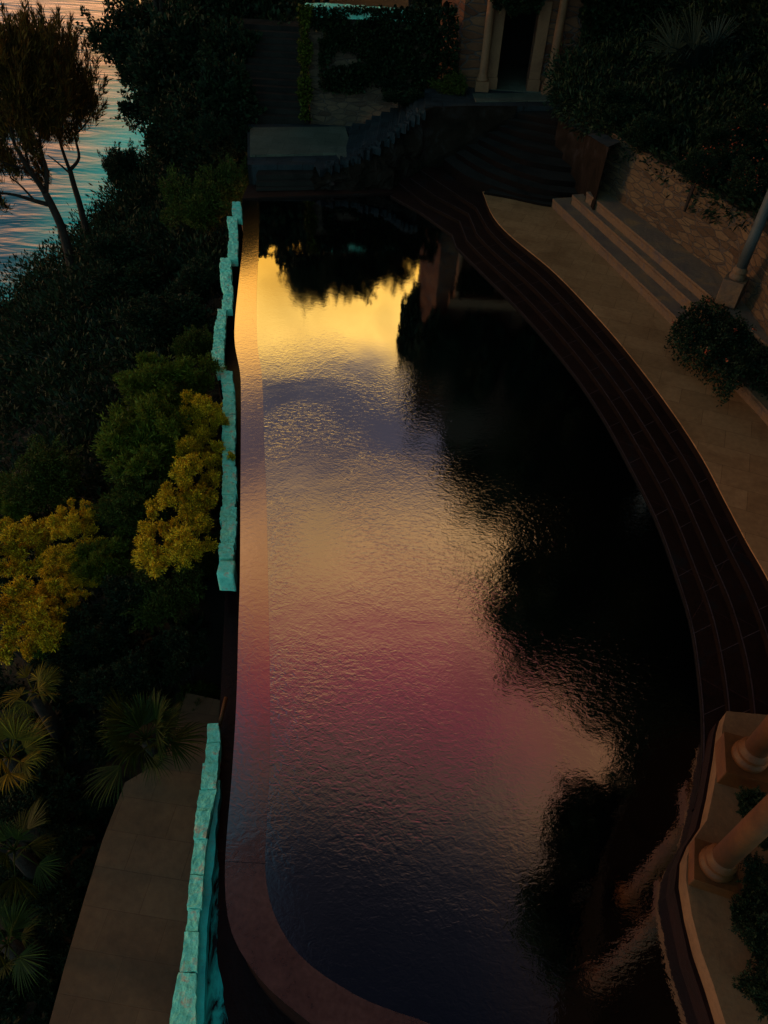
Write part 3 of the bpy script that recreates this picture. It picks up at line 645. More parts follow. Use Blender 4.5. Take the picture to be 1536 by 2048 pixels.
# slate slabs terracing up towards the landing behind the rock edge
vs2 = []
for i in range(NC):
    p = vs[i*(R_+1)+R_]; u = i/(NC-1)*45; k0 = min(44, int(u)); zt_ = tr_[k0].lerp(tr_[k0+1], u-k0).z
    vs2 += [p, (p[0]+.02, p[1]+.35, zt_-.02), (p[0]+.05, 31.3, round(zt_/.16)*.16-.03)]
rk.add(vs2, [(3*i, 3*i+3, 3*i+4, 3*i+1) for i in range(NC-1)], 0)
rk.add(vs2, [(3*i+1, 3*i+4, 3*i+5, 3*i+2) for i in range(NC-1)], 1)
rkt = empty('rock_face', (-1, 27, 0)); tag(rkt, 'dark rugged rock outcrop with slate top at the head of the pool', 'rock')
local(rk.build('outcrop', [M['rock'], M['slate']], rkt), rkt)
rnd = random.Random(12)
for k in range(17):
    u = 4+k*1.85+rnd.uniform(-.5, .5); k0 = min(44, int(u)); p = tr_[k0].lerp(tr_[k0+1], u-k0); w_ = rnd.uniform(.12, .3); h_ = rnd.uniform(.06, .2); a = rnd.uniform(.2, .9)
    q = [(p.x+math.cos(a+m*math.pi/2)*w_*(1.3 if m % 2 else .8), p.y+.08+math.sin(a+m*math.pi/2)*w_*(1.3 if m % 2 else .8)) for m in range(4)]
    mb = MB(); mb.rough(q, p.z-.2, p.z+h_, .05, k*2.7, 5, 5); local(mb.build('rim_stone', M['slate'], rkt), rkt)

# left landing, its border and the steps down to the water
lb = MB(); q = [(500, 256), (690, 254), (708, 311), (681, 318), (673, 307), (500, 311)]; lb.prism([tuple(P(*p, .70).xy) for p in q], .3, .72)
o = lb.build('garden_landing', M['landing']); bevel(o, .01); tag(o, kind='structure')
lb = MB(); q = [(495, 250), (720, 250), (760, 290), (700, 330), (640, 343), (628, 332), (495, 332)]; lb.prism([tuple(P(*p, .60).xy) for p in q], -.3, .64)
o = lb.build('slate_paving', M['slate']); tag(o, kind='structure')
sg = empty('garden_steps', (-4.5, 27, 0)); tag(sg, 'short dark flight of steps from the small landing down to the pool head', 'steps')
for k, (z, yy) in enumerate([(.46, 350), (.30, 364), (.15, 377)]):
    a, b = P(512, yy, z), P(630, yy-2, z); mb = MB(); mb.prism([tuple(a.xy), tuple(b.xy), (b.x, 27.8-.03*k), (a.x, 27.8-.03*k)], -.5, z)
    o = mb.build('step', M['step_dark'], sg); bevel(o, .015); local(o, sg)
hb = MB(); a, b = P(484, 397, .05), P(800, 384, .05); hb.prism([tuple(a.xy), tuple(b.xy), (b.x, b.y+1.2), (a.x, a.y+1.2)], -.6, .06)
o = hb.build('pool_head_coping', M['granite']); bevel(o, .01); tag(o, 'dark granite coping across the far end of the pool', 'coping')

ls = empty('garden_steps', (-5, 33, .7)); tag(ls, 'tall straight flight of dark stone steps climbing beside the ivy wall', 'steps')
y0 = 31.25
for k in range(14):
    z = .72+.17*(k+1); yy = y0+.34*k; xr = Q(616, 200, yy).x; xl = Q(506, 200, yy).x
    mb = MB(); mb.box(xl-.4, xr+.02*k*0, yy, 37.0-.02*k, .3, z); o = mb.build('step', M['step_dark'], ls); bevel(o, .02); local(o, ls)

# tall ivy wall with teal capping stones
iw = empty('stone_wall', (-1.5, 31.4, .6)); tag(iw, 'tall dusky stone wall draped in ivy and capped with pale teal stones', 'wall')
xl, xr = Q(621, 240, 31.35).x, Q(852, 18, 31.35).x
ztop = Q(700, 22, 31.35).z
mb = MB(); mb.box(xl, xr+.2, 31.35, 31.95, 0, ztop-.2); o = mb.build('masonry', M['wall_dark'], iw); local(o, iw)
rnd = random.Random(5); x = xl-.1; k = 0
while x < xr:
    ln = rnd.uniform(.45, .85); x1 = min(xr+.02, x+ln); z0 = ztop+.02
    mb = MB(); mb.rough([(x+.008, 31.2), (x1-.008, 31.2), (x1-.008, 32.0), (x+.008, 32.0)], ztop-.22, z0+rnd.uniform(.0, .08), .03, k*3.1, 6, 6)
    o = mb.build('coping_stone', M['teal_stone'], iw, smooth=True); local(o, iw); x = x1; k += 1

# ================================================================ HOUSE
hs = empty('stone_house', (6, 33, 2.2)); tag(hs, 'tall sandstone house with an arched doorway between slender columns', 'house')
HY = 31.6
def hx(px, py): return Q(px, py, HY).x
dxl, dxr = hx(994, 150), hx(1058, 150)
hlx = hx(921, 100); top = 13.0
wl = MB()
zs = 6.0  # spring of the arch
ac = (dxl+dxr)/2; ar = (dxr-dxl)/2; zs = 5.0
arc = [(ac+ar*math.cos(math.pi*(1-i/16)), zs+ar*math.sin(math.pi*(1-i/16))) for i in range(17)]
outl = [(hlx, 1.9), (dxl, 1.9)]+arc+[(dxr, 1.9), (14.0, 1.9), (14.0, top), (hlx, top)]
n_ = len(outl)
wl.add([(x, HY, z) for x, z in outl], [tuple(range(n_))])
wl.add([(x, HY, z) for x, z in outl]+[(x, HY+.55, z) for x, z in outl], [(i, (i+1) % n_, (i+1) % n_+n_, i+n_) for i in range(n_)])
for (x0, x1, y0_, y1_) in ((hlx, hlx+.5, HY+.55, HY+6),):
    wl.box(x0, x1, y0_, y1_, 1.9, top)
wl.box(hlx, 14, HY+6, HY+6.4, 1.9, top); wl.box(13.6, 14, HY+.55, HY+6, 1.9, top)
# splayed quoin wall on the left, turned to the evening light
wl.prism([(hlx, HY), (hlx-.75, HY+1.5), (hlx-.75, HY+6), (hlx, HY+6)], 1.9, top)
local(wl.build('wall', M['house'], hs), hs)
rf = MB(); rf.box(hlx-.95, 14.3, HY-.3, HY+6.7, top, top+.25); rf.prism([(hlx+1, HY+.8), (13, HY+.8), (13, HY+5.5), (hlx+1, HY+5.5)], top+.25, top+3.4)
local(rf.build('roof', M['roof'], hs), hs)
it = MB(); it.box(dxl-.6, dxl-.5, HY+.55, HY+4, 2.0, 6.4); it.box(dxr+.5, dxr+.6, HY+.55, HY+4, 2.0, 6.4); it.box(dxl-.6, dxr+.6, HY+4, HY+4.1, 2.0, 6.4); it.box(dxl-.6, dxr+.6, HY+.55, HY+4.1, 6.3, 6.4)
local(it.build('hallway', M['black'], hs), hs)
fl_ = MB(); fl_.box(dxl-.55, dxr+.55, HY-.25, HY+4, 1.95, 2.225); local(fl_.build('hall_floor', M['landing'], hs), hs)
for s_, px in ((-1, dxl), (1, dxr)):
    mb = MB(); x0, x1 = (px-.42, px) if s_ < 0 else (px, px+.42); mb.box(x0, x1, HY-.16, HY-.002, 2.2, zs+.1)
    mb.box(x0-.03, x1+.03, HY-.22, HY-.001, 2.2, 2.62)
    o = mb.build('door_jamb', M['house_column'], hs); bevel(o, .012); local(o, hs)
def col_prof(r, z0, h):
    return [(r*1.45, z0), (r*1.45, z0+.05), (r*1.32, z0+.08), (r*1.18, z0+.11), (r*1.25, z0+.15), (r*1.12, z0+.19), (r, z0+.24), (r, z0+h*.4), (r*.86, z0+h-.3), (r*1.0, z0+h-.26), (r*.9, z0+h-.2), (r*1.3, z0+h)]
for px in (968, 1104):
    cx = hx(px, 120); mb = MB(); mb.box(cx-.26, cx+.26, HY-.62, HY-.17, 2.18, 2.55); o = mb.build('plinth', M['house_column'], hs); bevel(o, .02); local(o, hs)
    mb = MB(); mb.lathe(col_prof(.16, 2.55, 3.9), cx, HY-.38, 28); o = mb.build('column', M['house_column'], hs); local(o, hs)
mb = MB(); mb.box(hx(968, 120)-.35, hx(1104, 120)+.35, HY-.66, HY-.01, 6.45, 6.9); o = mb.build('lintel', M['house_column'], hs); bevel(o, .02); local(o, hs)
# small terrace wall between the ivy wall and the house
sm_ = MB(); a = hx(868, 100); sm_.box(a-.1, hlx-.78, HY-.1, HY+.4, 1.5, Q(880, 58, HY).z); tag(sm_.build('stone_wall', M['wall_dark']), 'short stone wall in shade between the ivy wall and the house corner', 'wall')
# iron lamp bracket on the lit quoin
lp = MB(); lx, ly = hlx-.45, HY+.75; lz = Q(903, 12, ly).z; lp.tube([(lx, ly, lz+.1), (lx-.2, ly-.15, lz+.12)], [.02, .02], 6); lp.lathe([(.03, lz-.2), (.11, lz-.15), (.13, lz+.08), (.02, lz+.18)], lx-.2, ly-.15, 10)
tag(lp.build('wall_lantern', M['wood']), 'small dark iron lantern on the lit corner of the house', 'lantern')

# ================================================================ COLUMNS BY THE POOL
def poolcolumn(label, px, py, zb, r, h, matc, ped, rot, plinth_m=None, pz=.18, grp=None):
    p = P(px, py, zb); t = empty('stone_column', (p.x, p.y, zb-pz-.02), rot); tag(t, label, 'column', grp)
    mb = MB(); w_ = r*ped; mb.box(-w_, w_, -w_, w_, 0, pz+.02); o = mb.build('plinth', plinth_m or matc, t); bevel(o, .015)
    b0 = pz+.02
    mb = MB(); mb.lathe([(r*1.5, b0), (r*1.56, b0+.03), (r*1.56, b0+.07), (r*1.4, b0+.10), (r*1.28, b0+.12), (r*1.26, b0+.15), (r*1.36, b0+.17), (r*1.36, b0+.21), (r*1.1, b0+.25), (r*1.02, b0+.29)], 0, 0, 48); mb.build('base', plinth_m or matc, t)
    mb = MB(); mb.lathe([(r, b0+.28), (r, b0+h*.35), (r*.95, b0+h*.65), (r*.86, b0+h)], 0, 0, 48); mb.build('shaft', matc, t)
    mb = MB(); mb.lathe([(r*.86, b0+h), (r*1.0, b0+h+.03), (r*.95, b0+h+.1), (r*1.35, b0+h+.3)], 0, 0, 32); mb.box(-r*1.45, r*1.45, -r*1.45, r*1.45, b0+h+.3, b0+h+.4); mb.build('capital', matc, t)
    return t
KZ = .62
# low wall the columns stand on
kerb_out = [(1453, 1422), (1446, 1448), (1440, 1500), (1427, 1580), (1414, 1640), (1388, 1678), (1374, 1712), (1372, 1760), (1384, 1830), (1402, 1900), (1427, 1970), (1452, 2050), (1492, 2160)]
ko = [P(*q, KZ) for q in kerb_out]
kw = MB(); kw.prism([(p.x, p.y) for p in ko]+[(7.5, .5), (8.5, 3), (8.5, ko[0].y+.1), (6.3, ko[0].y-.05)], .30, KZ)
o = kw.build('terrace_wall', [M['kerb']]); bevel(o, .02); tag(o, 'low beige kerb wall carrying the two orange columns at the pool edge', 'wall')
ks = MB(); kin = [Vector((p.x-.05+mnoise.noise(p*3)*.03, p.y-.02, 0)) for p in ko]; ks.prism([(p.x, p.y) for p in kin]+[(7.4, .3), (7.4, ko[0].y-.3)], -1.35, .34)
o = ks.build('wet_footing', M['wet_face']); bevel(o, .03); tag(o, 'dark stone footing at the waterline under the beige kerb wall', 'footing')
poolcolumn('orange lit sandstone column on the square plinth beside the last pool steps', 1497, 1515, KZ+.34, .15, 3.7, M['column'], 2.05, rad(-14), pz=.34)
poolcolumn('orange lit sandstone column nearest the bottom corner, standing out over the water', 1432, 1730, KZ+.22, .14, 3.8, M['column'], 1.85, rad(-16), pz=.22)
poolcolumn('slim grey marble column on an ochre block above the benches by the flowering shrub', 1474, 556, 2.15, .125, 3.2, M['column_grey'], 2.0, rad(-34), plinth_m=M['bench_front'], pz=.62)

# the loggia the columns carry and the villa behind them (above and beside the frame, mirrored in the pool)
lgx = MB(); lg_poly = [(4.15, 2.6), (4.9, 5.5), (6.6, 8.3), (11, 9.0), (12, -4), (4.6, -4)]
lgx.prism(lg_poly, 5.0, 5.5); lgx.prism([(x*1.0+.1 if x < 8 else x-.2, y*.97) for x, y in lg_poly], 5.5, 9.4)
t = lgx.build('loggia', M['wood']); tag(t, 'dark timber loggia resting on the orange columns at the right of the pool', 'loggia')

# ================================================================ HILLSIDE ON THE RIGHT
def zr(x, y):
    """garden bank behind the rubble wall, climbing steeply"""
    k = None; best = 1e9
    for p in wb[::4]:
        d = (x-p.x)*nrm.x+(y-p.y)*nrm.y
        best = min(best, abs(d)) if False else best
    d = (x-wb[0].x)*nrm.x+(y-wb[0].y)*nrm.y
    if y < 18: d = x-9.2-(18-y)*.12
    z = 2.7+.32*max(0, d-.3)+max(0, d-5)*1.5+max(0, d-9)*1.0
    return min(z, 16+mnoise.noise(Vector((x*.1, y*.1, 0)))*2)
gr = MB(); X = np.linspace(0, 46, 70); Y = np.linspace(-6, 60, 100); vs = []
for y in Y:
    for u in X:
        if y < 18: x0 = 9.5+(18-y)*.12
        else: x0 = wb[0].x+.35-(y-wb[0].y)*(nrm.y/nrm.x) if y < 24.7 else wb[0].x+.6
        x = x0+u; z = zr(x, y)+mnoise.noise(Vector((x*.4, y*.4, 0)))*.25
        if y > 31.4 and u < 8: z = min(z, 2.4)
        vs.append((x, y, z))
nx = len(X); gr.add(vs, [(j*nx+i, j*nx+i+1, (j+1)*nx+i+1, (j+1)*nx+i) for j in range(len(Y)-1) for i in range(nx-1)])
tag(gr.build('hillside', M['soil'], smooth=True), kind='structure')
bk = MB(); bk.box(-6.3, 1.2, 37, 60, -3, 2.9); tag(bk.build('upper_ground', M['soil']), kind='structure')

# ================================================================ FOLIAGE
def leaves_mesh(name, pos, dirs, length, width, mats, seed=0, bend=.25):
    rs = np.random.RandomState(seed); n = len(pos)
    d = dirs/np.linalg.norm(dirs, axis=1, keepdims=True)
    r = rs.normal(size=(n, 3)); s = np.cross(d, r); s /= np.linalg.norm(s, axis=1, keepdims=True)+1e-9
    up = np.cross(s, d)
    L = (length*(.6+.8*rs.rand(n)))[:, None]; Wd = (width*(.6+.8*rs.rand(n)))[:, None]
    v = np.empty((n, 4, 3))
    v[:, 0] = pos; v[:, 1] = pos+d*L*.5+s*Wd*.5-up*L*bend*.2; v[:, 2] = pos+d*L-up*L*bend*.6; v[:, 3] = pos+d*L*.5-s*Wd*.5-up*L*bend*.2
    me = bpy.data.meshes.new(name); me.vertices.add(n*4); me.loops.add(n*4); me.polygons.add(n)
    me.vertices.foreach_set('co', v.reshape(-1)); me.loops.foreach_set('vertex_index', np.arange(n*4))
    me.polygons.foreach_set('loop_start', np.arange(0, n*4, 4)); me.polygons.foreach_set('loop_total', np.full(n, 4))
    me.update(); me.validate()
    me.materials.append(mats); return me
def crown_pts(seed, n, lobes=14, flat=.8, spread=.62, lr=(.28, .45), up=.5, shell=.5, elong=1.0, sprig=5):
    """unit crown: lobes scattered in a half squashed ball, leaves on the shells of the lobes"""
    rs = np.random.RandomState(seed); cs = []
    for i in range(lobes):
        v = rs.normal(size=3); v /= np.linalg.norm(v); rr = spread*rs.rand()**.4; v = v*rr; v[2] = v[2]*flat
        cs.append((v, rs.uniform(*lr)))
    pos = []; dr = []; per = n//lobes
    for cc, rr in cs:
        # sub clumps give each lobe its own broken outline
        for s_ in range(7):
            u = rs.normal(size=3); u /= np.linalg.norm(u); sc_ = cc+u*rr*.6*np.array([1, 1, .85]); sr = rr*rs.uniform(.35, .6)
            k = per//7; w_ = rs.normal(size=(k, 3)); w_ /= np.linalg.norm(w_, axis=1, keepdims=True)
            q = (1-shell*rs.rand(k)**1.5)[:, None]; pos.append(sc_+w_*sr*q*np.array([1/elong**.5, 1/elong**.5, elong])); dr.append(w_+np.array([0, 0, up])+rs.normal(size=(k, 3))*.4)
        for s_ in range(int(sprig)):
            u = rs.normal(size=3)+np.array([0, 0, .9]); u /= np.linalg.norm(u); k = per//24; q = rs.rand(k)
            pos.append(cc+np.outer(rr*(.7+.75*q), u)+rs.normal(size=(k, 3))*(.018+.035*(1-q))[:, None]); dr.append(u+rs.normal(size=(k, 3))*.45)
    return np.vstack(pos), np.vstack(dr)
def crown_mesh(name, seed, n, length, width, m, **kw):
    p, d = crown_pts(seed, n, **kw); return leaves_mesh(name, p, d, length, width, m, seed)
CM = {}
for kind, mm, n_, ln, wd, kw in (('dark', 'f_dark', 20000, .075, .034, dict(lobes=20, lr=(.2, .36), spread=.75)), ('mid', 'f_mid', 20000, .06, .025, {}), ('green', 'f_green', 30000, .075, .020, dict(lobes=44, up=1.3, lr=(.12, .24), spread=.85, elong=1.7)),
                                 ('gold', 'f_gold', 30000, .062, .020, dict(lobes=32, up=1.5, lr=(.09, .21), spread=.95, elong=1.9, sprig=8)), ('tree', 'f_dark', 30000, .06, .032, dict(lobes=26, lr=(.2, .38), spread=.75)), ('big', 'f_dark', 26000, .11, .075, dict(lobes=24))):
    CM[kind] = [crown_mesh('crown', 10*len(CM)+s, n_, ln, wd, M[mm], **kw) for s in (1, 2)]
CM['flower'] = [crown_mesh('blossom', 77, 420, .045, .04, M['flower'], shell=.05)]
def ground_at(px, py, h=0.0):
    """where the sight line at a photo pixel meets the garden slope raised by h"""
    d = ray(px, py).normalized(); t = 6.0
    while t < 300:
        p = Vector((0, 0, CAMZ))+d*t
        zz = zt(p.x, p.y)+h if p.x < wall_x(p.y) else -99
        if p.z < zz: return p
        t += .1
    return p
def bush(label, cat, kind, px, py, h, rx, rz, name='bush', var=0, rot=0, grp=None, trunk=False, at=None, flowers=False, mm=None, off=0.0):
    """crown centre at a photo pixel, h above the slope there"""
    c = at if at is not None else ground_at(px, py, h)
    base = Vector((c.x, c.y, c.z-h))
    t = empty(name, base, 0); tag(t, label, cat, grp)
    me = CM[kind][var % len(CM[kind])]
    o = bpy.data.objects.new('crown', me); C.objects.link(o); o.parent = t; o.location = (0, 0, h); o.rotation_euler = (0, 0, rot); o.scale = (rx, rx, rz)
    sm_ = MB(); rnd = random.Random(int(px*7+py)); hh = h
    for k in range(3):
        a = rnd.uniform(0, 6.28); l = rx*.35*(k > 0)
        r0 = min(.22, max(.04, .04*hh)) if trunk else .04
        sm_.tube([(off, 0, -.3), (l*.3*math.cos(a)+off*.85, l*.3*math.sin(a), hh*(.45 if not off else .75)), (l*math.cos(a), l*math.sin(a), hh)], [r0, r0*.7, r0*.35], 7)
    sm_.build('trunk' if trunk else 'stem', M['bark'], t)
    if flowers:
        f = bpy.data.objects.new('blossom', CM['flower'][0]); C.objects.link(f); f.parent = t; f.location = (0, 0, h); f.scale = (rx*1.04, rx*1.04, rz*1.04)
    return t
# near golden and olive shrubs beside the wall
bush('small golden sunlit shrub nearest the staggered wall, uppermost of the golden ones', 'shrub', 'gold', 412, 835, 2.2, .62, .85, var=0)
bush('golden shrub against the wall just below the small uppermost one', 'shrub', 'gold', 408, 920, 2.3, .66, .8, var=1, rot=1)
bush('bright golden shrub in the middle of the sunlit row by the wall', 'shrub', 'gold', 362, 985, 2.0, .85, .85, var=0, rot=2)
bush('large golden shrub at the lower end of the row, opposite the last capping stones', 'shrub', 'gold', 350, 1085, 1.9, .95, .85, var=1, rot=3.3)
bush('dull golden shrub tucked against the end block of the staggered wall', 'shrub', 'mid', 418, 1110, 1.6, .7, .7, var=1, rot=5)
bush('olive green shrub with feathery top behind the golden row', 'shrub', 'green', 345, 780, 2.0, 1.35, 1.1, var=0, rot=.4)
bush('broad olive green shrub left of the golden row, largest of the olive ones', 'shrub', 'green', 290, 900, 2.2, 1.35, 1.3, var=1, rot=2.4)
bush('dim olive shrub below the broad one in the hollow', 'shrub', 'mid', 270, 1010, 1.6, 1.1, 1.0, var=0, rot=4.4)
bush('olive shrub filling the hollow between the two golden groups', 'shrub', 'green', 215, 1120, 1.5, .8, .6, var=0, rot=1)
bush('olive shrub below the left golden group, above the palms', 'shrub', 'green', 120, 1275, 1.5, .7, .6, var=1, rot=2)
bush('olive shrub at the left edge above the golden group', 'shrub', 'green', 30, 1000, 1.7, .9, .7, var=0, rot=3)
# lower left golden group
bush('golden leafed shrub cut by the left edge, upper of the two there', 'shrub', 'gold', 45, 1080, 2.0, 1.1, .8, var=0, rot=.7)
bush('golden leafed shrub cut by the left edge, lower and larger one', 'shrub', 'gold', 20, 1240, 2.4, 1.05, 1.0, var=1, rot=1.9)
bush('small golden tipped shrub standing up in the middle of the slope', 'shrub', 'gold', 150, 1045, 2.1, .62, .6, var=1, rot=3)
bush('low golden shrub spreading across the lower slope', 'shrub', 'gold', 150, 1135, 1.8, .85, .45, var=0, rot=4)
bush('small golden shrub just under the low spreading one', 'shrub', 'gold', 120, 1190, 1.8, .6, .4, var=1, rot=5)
bush('dim gold tipped shrub above the left golden group', 'shrub', 'mid', 95, 960, 2.0, 1.2, 1.0, var=0, rot=.2)
# mid and dark bushes on the slope
dk = [('dark rounded bush beside the foot of the pine trunks', 250, 530, 1.6, 1.7, 1.3), ('dark bush in the middle of the slope left of the wall', 330, 640, 1.5, 1.5, 1.1),
      ('dark low bush hugging the wall at its second step', 400, 560, 1.4, 1.1, .9), ('dark bush against the wall where it bulges outward', 392, 690, 1.5, .8, .8),
      ('dark bush in the hollow below the golden group', 230, 1230, 1.4, .95, .7), ('deep green bush under the end block of the wall', 330, 1190, 1.2, .9, .7),
      ('dark bush left of the fan palm', 235, 1370, 1.3, .7, .6), ('fine leaved bush spilling over beside the channel above the low wall', 400, 1395, 1.1, .45, .5),
      ('dark bush filling the gap between the wall end and the low wall', 420, 1265, 1.3, .5, .7), ('dark bush at the left edge under the palms', 60, 1600, .8, .9, .6),
      ('dark bush beside the sunken path near the bottom left corner', 60, 1790, .6, .8, .5), ('dark bush in the bottom left corner', 30, 1960, .5, .7, .5),
      ('dark leafy bush halfway down the left side of the sunken path', 130, 1660, .6, .6, .45), ('dark bush in front of the small landing left of the pool head', 470, 360, 1.8, 1.3, 1.3),
      ('dark bush with trailing foliage left of the tall garden steps', 470, 230, 2.4, 1.5, 1.8), ('deep green bush high on the slope above the wall head', 400, 400, 2.0, 1.7, 1.5)]
dk += [('dark bush above the green fan palm', 300, 1330, 1.2, .7, .6), ('dark bush right above the small golden tipped palm', 120, 1330, 1.3, .8, .6), ('dark bush between the two middle ones below the golden group', 195, 1300, 1.2, .8, .6), ('deep dark bush near the end of the wall gap', 370, 1310, 1.1, .55, .6), ('dark bush over the left end of the sunken path top', 200, 1480, .7, .5, .5), ('dark low plant lapping over the left edge of the sunken path', 185, 1730, .35, .40, .3), ('dark low plant on the left edge of the path near the bottom', 135, 1900, .35, .38, .3), ('dark low plant breaking the left edge of the path below the fan palm', 222, 1610, .35, .38, .3), ('dark low plant at the very bottom of the left path edge', 95, 2010, .3, .35, .3), ('small dark plant between the two low ones on the left path edge', 160, 1815, .3, .36, .28)]
for i, (lb_, px, py, h, rx, rz) in enumerate(dk):
    bush(lb_, 'bush', 'mid' if i in (3, 5, 7, 13, 15) else 'dark', px, py, h, rx, rz, var=i, rot=i*1.3)

for i, (px, py, yy, rx, rz, lb_) in enumerate([(455, 195, 31.5, 1.3, 1.5, 'dark shrub pressed against the left side of the tall garden steps, lower one'), (465, 120, 34.5, 1.4, 1.6, 'dark shrub pressed against the left side of the tall garden steps, upper one'), (450, 270, 30, 1.2, 1.1, 'dark shrub overhanging the left end of the small landing'), (878, -5, 35.2, 1.1, 1.6, 'dark shrub in the gap between the ivy wall and the house')]):
    c = Q(px, py, yy); bush(lb_, 'shrub', 'big' if i != 2 else 'dark', px, py, max(1.0, c.z-(.5 if i < 3 else 2.9)), rx, rz, at=c, var=i, rot=i)
# large dark trees on the left beyond the landing
trs = [('broad dark evergreen overhanging the sea at the top of the picture', 312, 90, 45, 3.6, 3.6), ('tall dark evergreen in the middle of the shaded grove', 385, 130, 41, 4.0, 4.0), ('dark evergreen closest to the tall garden steps', 480, 70, 39, 3.6, 4.2),
       ('dark evergreen low on the seaward side of the grove', 335, 200, 40, 2.6, 2.4), ('dense evergreen at the near edge of the grove', 400, 290, 33, 3.0, 2.6), ('dark evergreen behind the top of the garden steps', 560, 20, 44, 3.0, 3.6),
       ('small sparse tree leaning over the shore beside the grove', 250, 340, 37, 1.2, 1.5), ('rounded evergreen at the shore edge of the slope', 255, 455, 34, 1.7, 1.6)]
for i, (lb_, px, py, yy, rx, rz) in enumerate(trs):
    c = Q(px, py, yy); gz = zt(c.x, c.y); h = max(2.5, c.z-gz)
    bush(lb_, 'tree', 'tree', px, py, h, rx, rz, name='evergreen_tree', var=i, rot=i*.9, trunk=True, at=c)
# trees whose tops are mirrored at the head of the pool
rt = [('tree at the seaward end of the grove behind the stairs, the nearer', -9.4, 40, 7.2, 2.8, 3.2), ('tree at the seaward end of the grove behind the stairs, the farther', -12.6, 42, 7.4, 3.0, 3.2), ('tree low behind the stairs, second from the sea', -7.4, 44, 7.8, 2.8, 3.0), ('tree low behind the stairs, nearest the sea', -10.6, 45, 7.4, 2.4, 2.6), ('broad low tree behind the top of the garden steps', -4.6, 46, 8.6, 3.0, 4.2), ('broad low tree behind the right half of the ivy wall', -1.2, 46, 8.2, 3.0, 4.2), ('tall tree behind the ivy wall mirrored at the left in the pool', -8.8, 45, 8.6, 2.6, 2.2), ('tall tree behind the ivy wall second from the left in the reflection', -6.3, 46, 13.0, 2.4, 3.2), ('tall tree behind the middle of the ivy wall', -3.4, 45, 12.4, 2.6, 2.6),
      ('tall tree behind the right end of the ivy wall', -.6, 46, 11.8, 2.5, 2.4), ('tree rising over the left corner of the house', 1.6, 45, 10.5, 1.6, 1.8), ('dense low tree at the back of the upper garden', -4.6, 42, 5.6, 3.0, 3.2), ('dense low tree behind the house corner', .2, 42, 6.6, 2.4, 3.0)]
for i, (lb_, x, y, z, rx, rz) in enumerate(rt):
    bush(lb_, 'tree', 'big' if i < 6 else 'tree', i*31, 7, z+.5, rx, rz, name='tall_tree', var=i, rot=i*2.1, trunk=True, at=Vector((x, y, z)))
# hillside trees on the right: out of frame above, they darken the right half of the pool
ht = [(3.4, 37, 15.5, 3.0, 4.5), (7.5, 36, 20.0, 4.5, 6.0), (11.5, 32, 22, 5.0, 7.0), (10.5, 25, 16, 5.0, 6.0), (7.7, 18.8, 13.0, 4.0, 4.6), (9.6, 14.4, 11.8, 3.2, 4.0), (9.8, 9.0, 11, 3.0, 4.5), (16, 27, 21, 5.5, 7), (14.5, 20.5, 18, 4.5, 6), (15, 13, 16, 4.5, 6), (9.5, 3.5, 13.0, 4.2, 4.5), (8.5, 28.5, 13.5, 3.6, 5.5), (13.5, 29, 15, 4, 7)]
ADDED_FOLIAGE = 1  # unseen leaf masses added to darken house and loggia mirrored in the pool
for i, (x, y, z, rx, rz, lb_) in enumerate([(1.9, 30.9, 9.3, 1.1, 3.0, 'over the left corner of the house front'), (4.2, 30.8, 9.6, 1.6, 3.2, 'above the doorway'), (7.2, 30.8, 9.6, 1.9, 3.4, 'right of the doorway'), (10.8, 30.6, 9.6, 2.2, 3.6, 'at the right end of the house front'), (5.9, 7.0, 8.3, 1.6, 2.0, 'on the far corner of the loggia roof'), (4.9, 5.3, 8.7, 1.35, 1.9, 'on the loggia roof above the columns'), (1.0, 33.5, 9.6, .9, 3.4, 'on the side of the house turned to the sea')]):
    bush('unseen dark leaf mass, added to darken the pool reflection, high '+lb_, 'creeper', 'big', i*13, 3, 2.0, rx, rz, name='creeper', at=Vector((x, y, z)), var=i, rot=i)
hl = ['over the house roof at its left', 'over the middle of the house roof', 'over the right of the house roof', 'above the ivy bank', 'above the fan palm', 'above the rubble wall', 'behind the grey column', 'highest up the hill behind the house', 'high above the benches', 'high above the grey column', 'behind the loggia', 'beside the house wall over the fan steps', 'between the house and the ivy bank']
for i, (x, y, z, rx, rz) in enumerate(ht):
    bush('dark hillside tree '+hl[i], 'tree', 'big', i*17, 11, z-1.0, rx, rz, name='hillside_tree', var=i, rot=i*1.7, trunk=True, at=Vector((x, y, z)), off=7.0)

# undergrowth over the seaward slope (uncountable)
rs = np.random.RandomState(4); pos = []; dr = []
cnt = 0
while cnt < 1500:
    y = rs.uniform(-1, 62); x = rs.uniform(rim_x(y)-.2, wall_x(y)-.25)
    if y < 6.2 and x > -4.9-.04*y: continue
    r = rs.uniform(.3, 1.25)*(1+y/90); k = int(210*(.8+.4*rs.rand())); w_ = rs.normal(size=(k, 3)); w_ /= np.linalg.norm(w_, axis=1, keepdims=True)
    if y < 9: r *= .45
    c = np.array([x, y, zt(x, y)+r*.25]); pos.append(c+w_*r*np.array([1, 1, .75])*(1-.3*rs.rand(k))[:, None]); dr.append(w_+np.array([0, 0, .6])+rs.normal(size=(k, 3))*.5); cnt += 1
o = bpy.data.objects.new('undergrowth', leaves_mesh('undergrowth', np.vstack(pos), np.vstack(dr), .22, .07, M['f_dark'], 9)); C.objects.link(o); tag(o, 'dense dark undergrowth covering the slope down to the sea', 'undergrowth', kind='stuff')

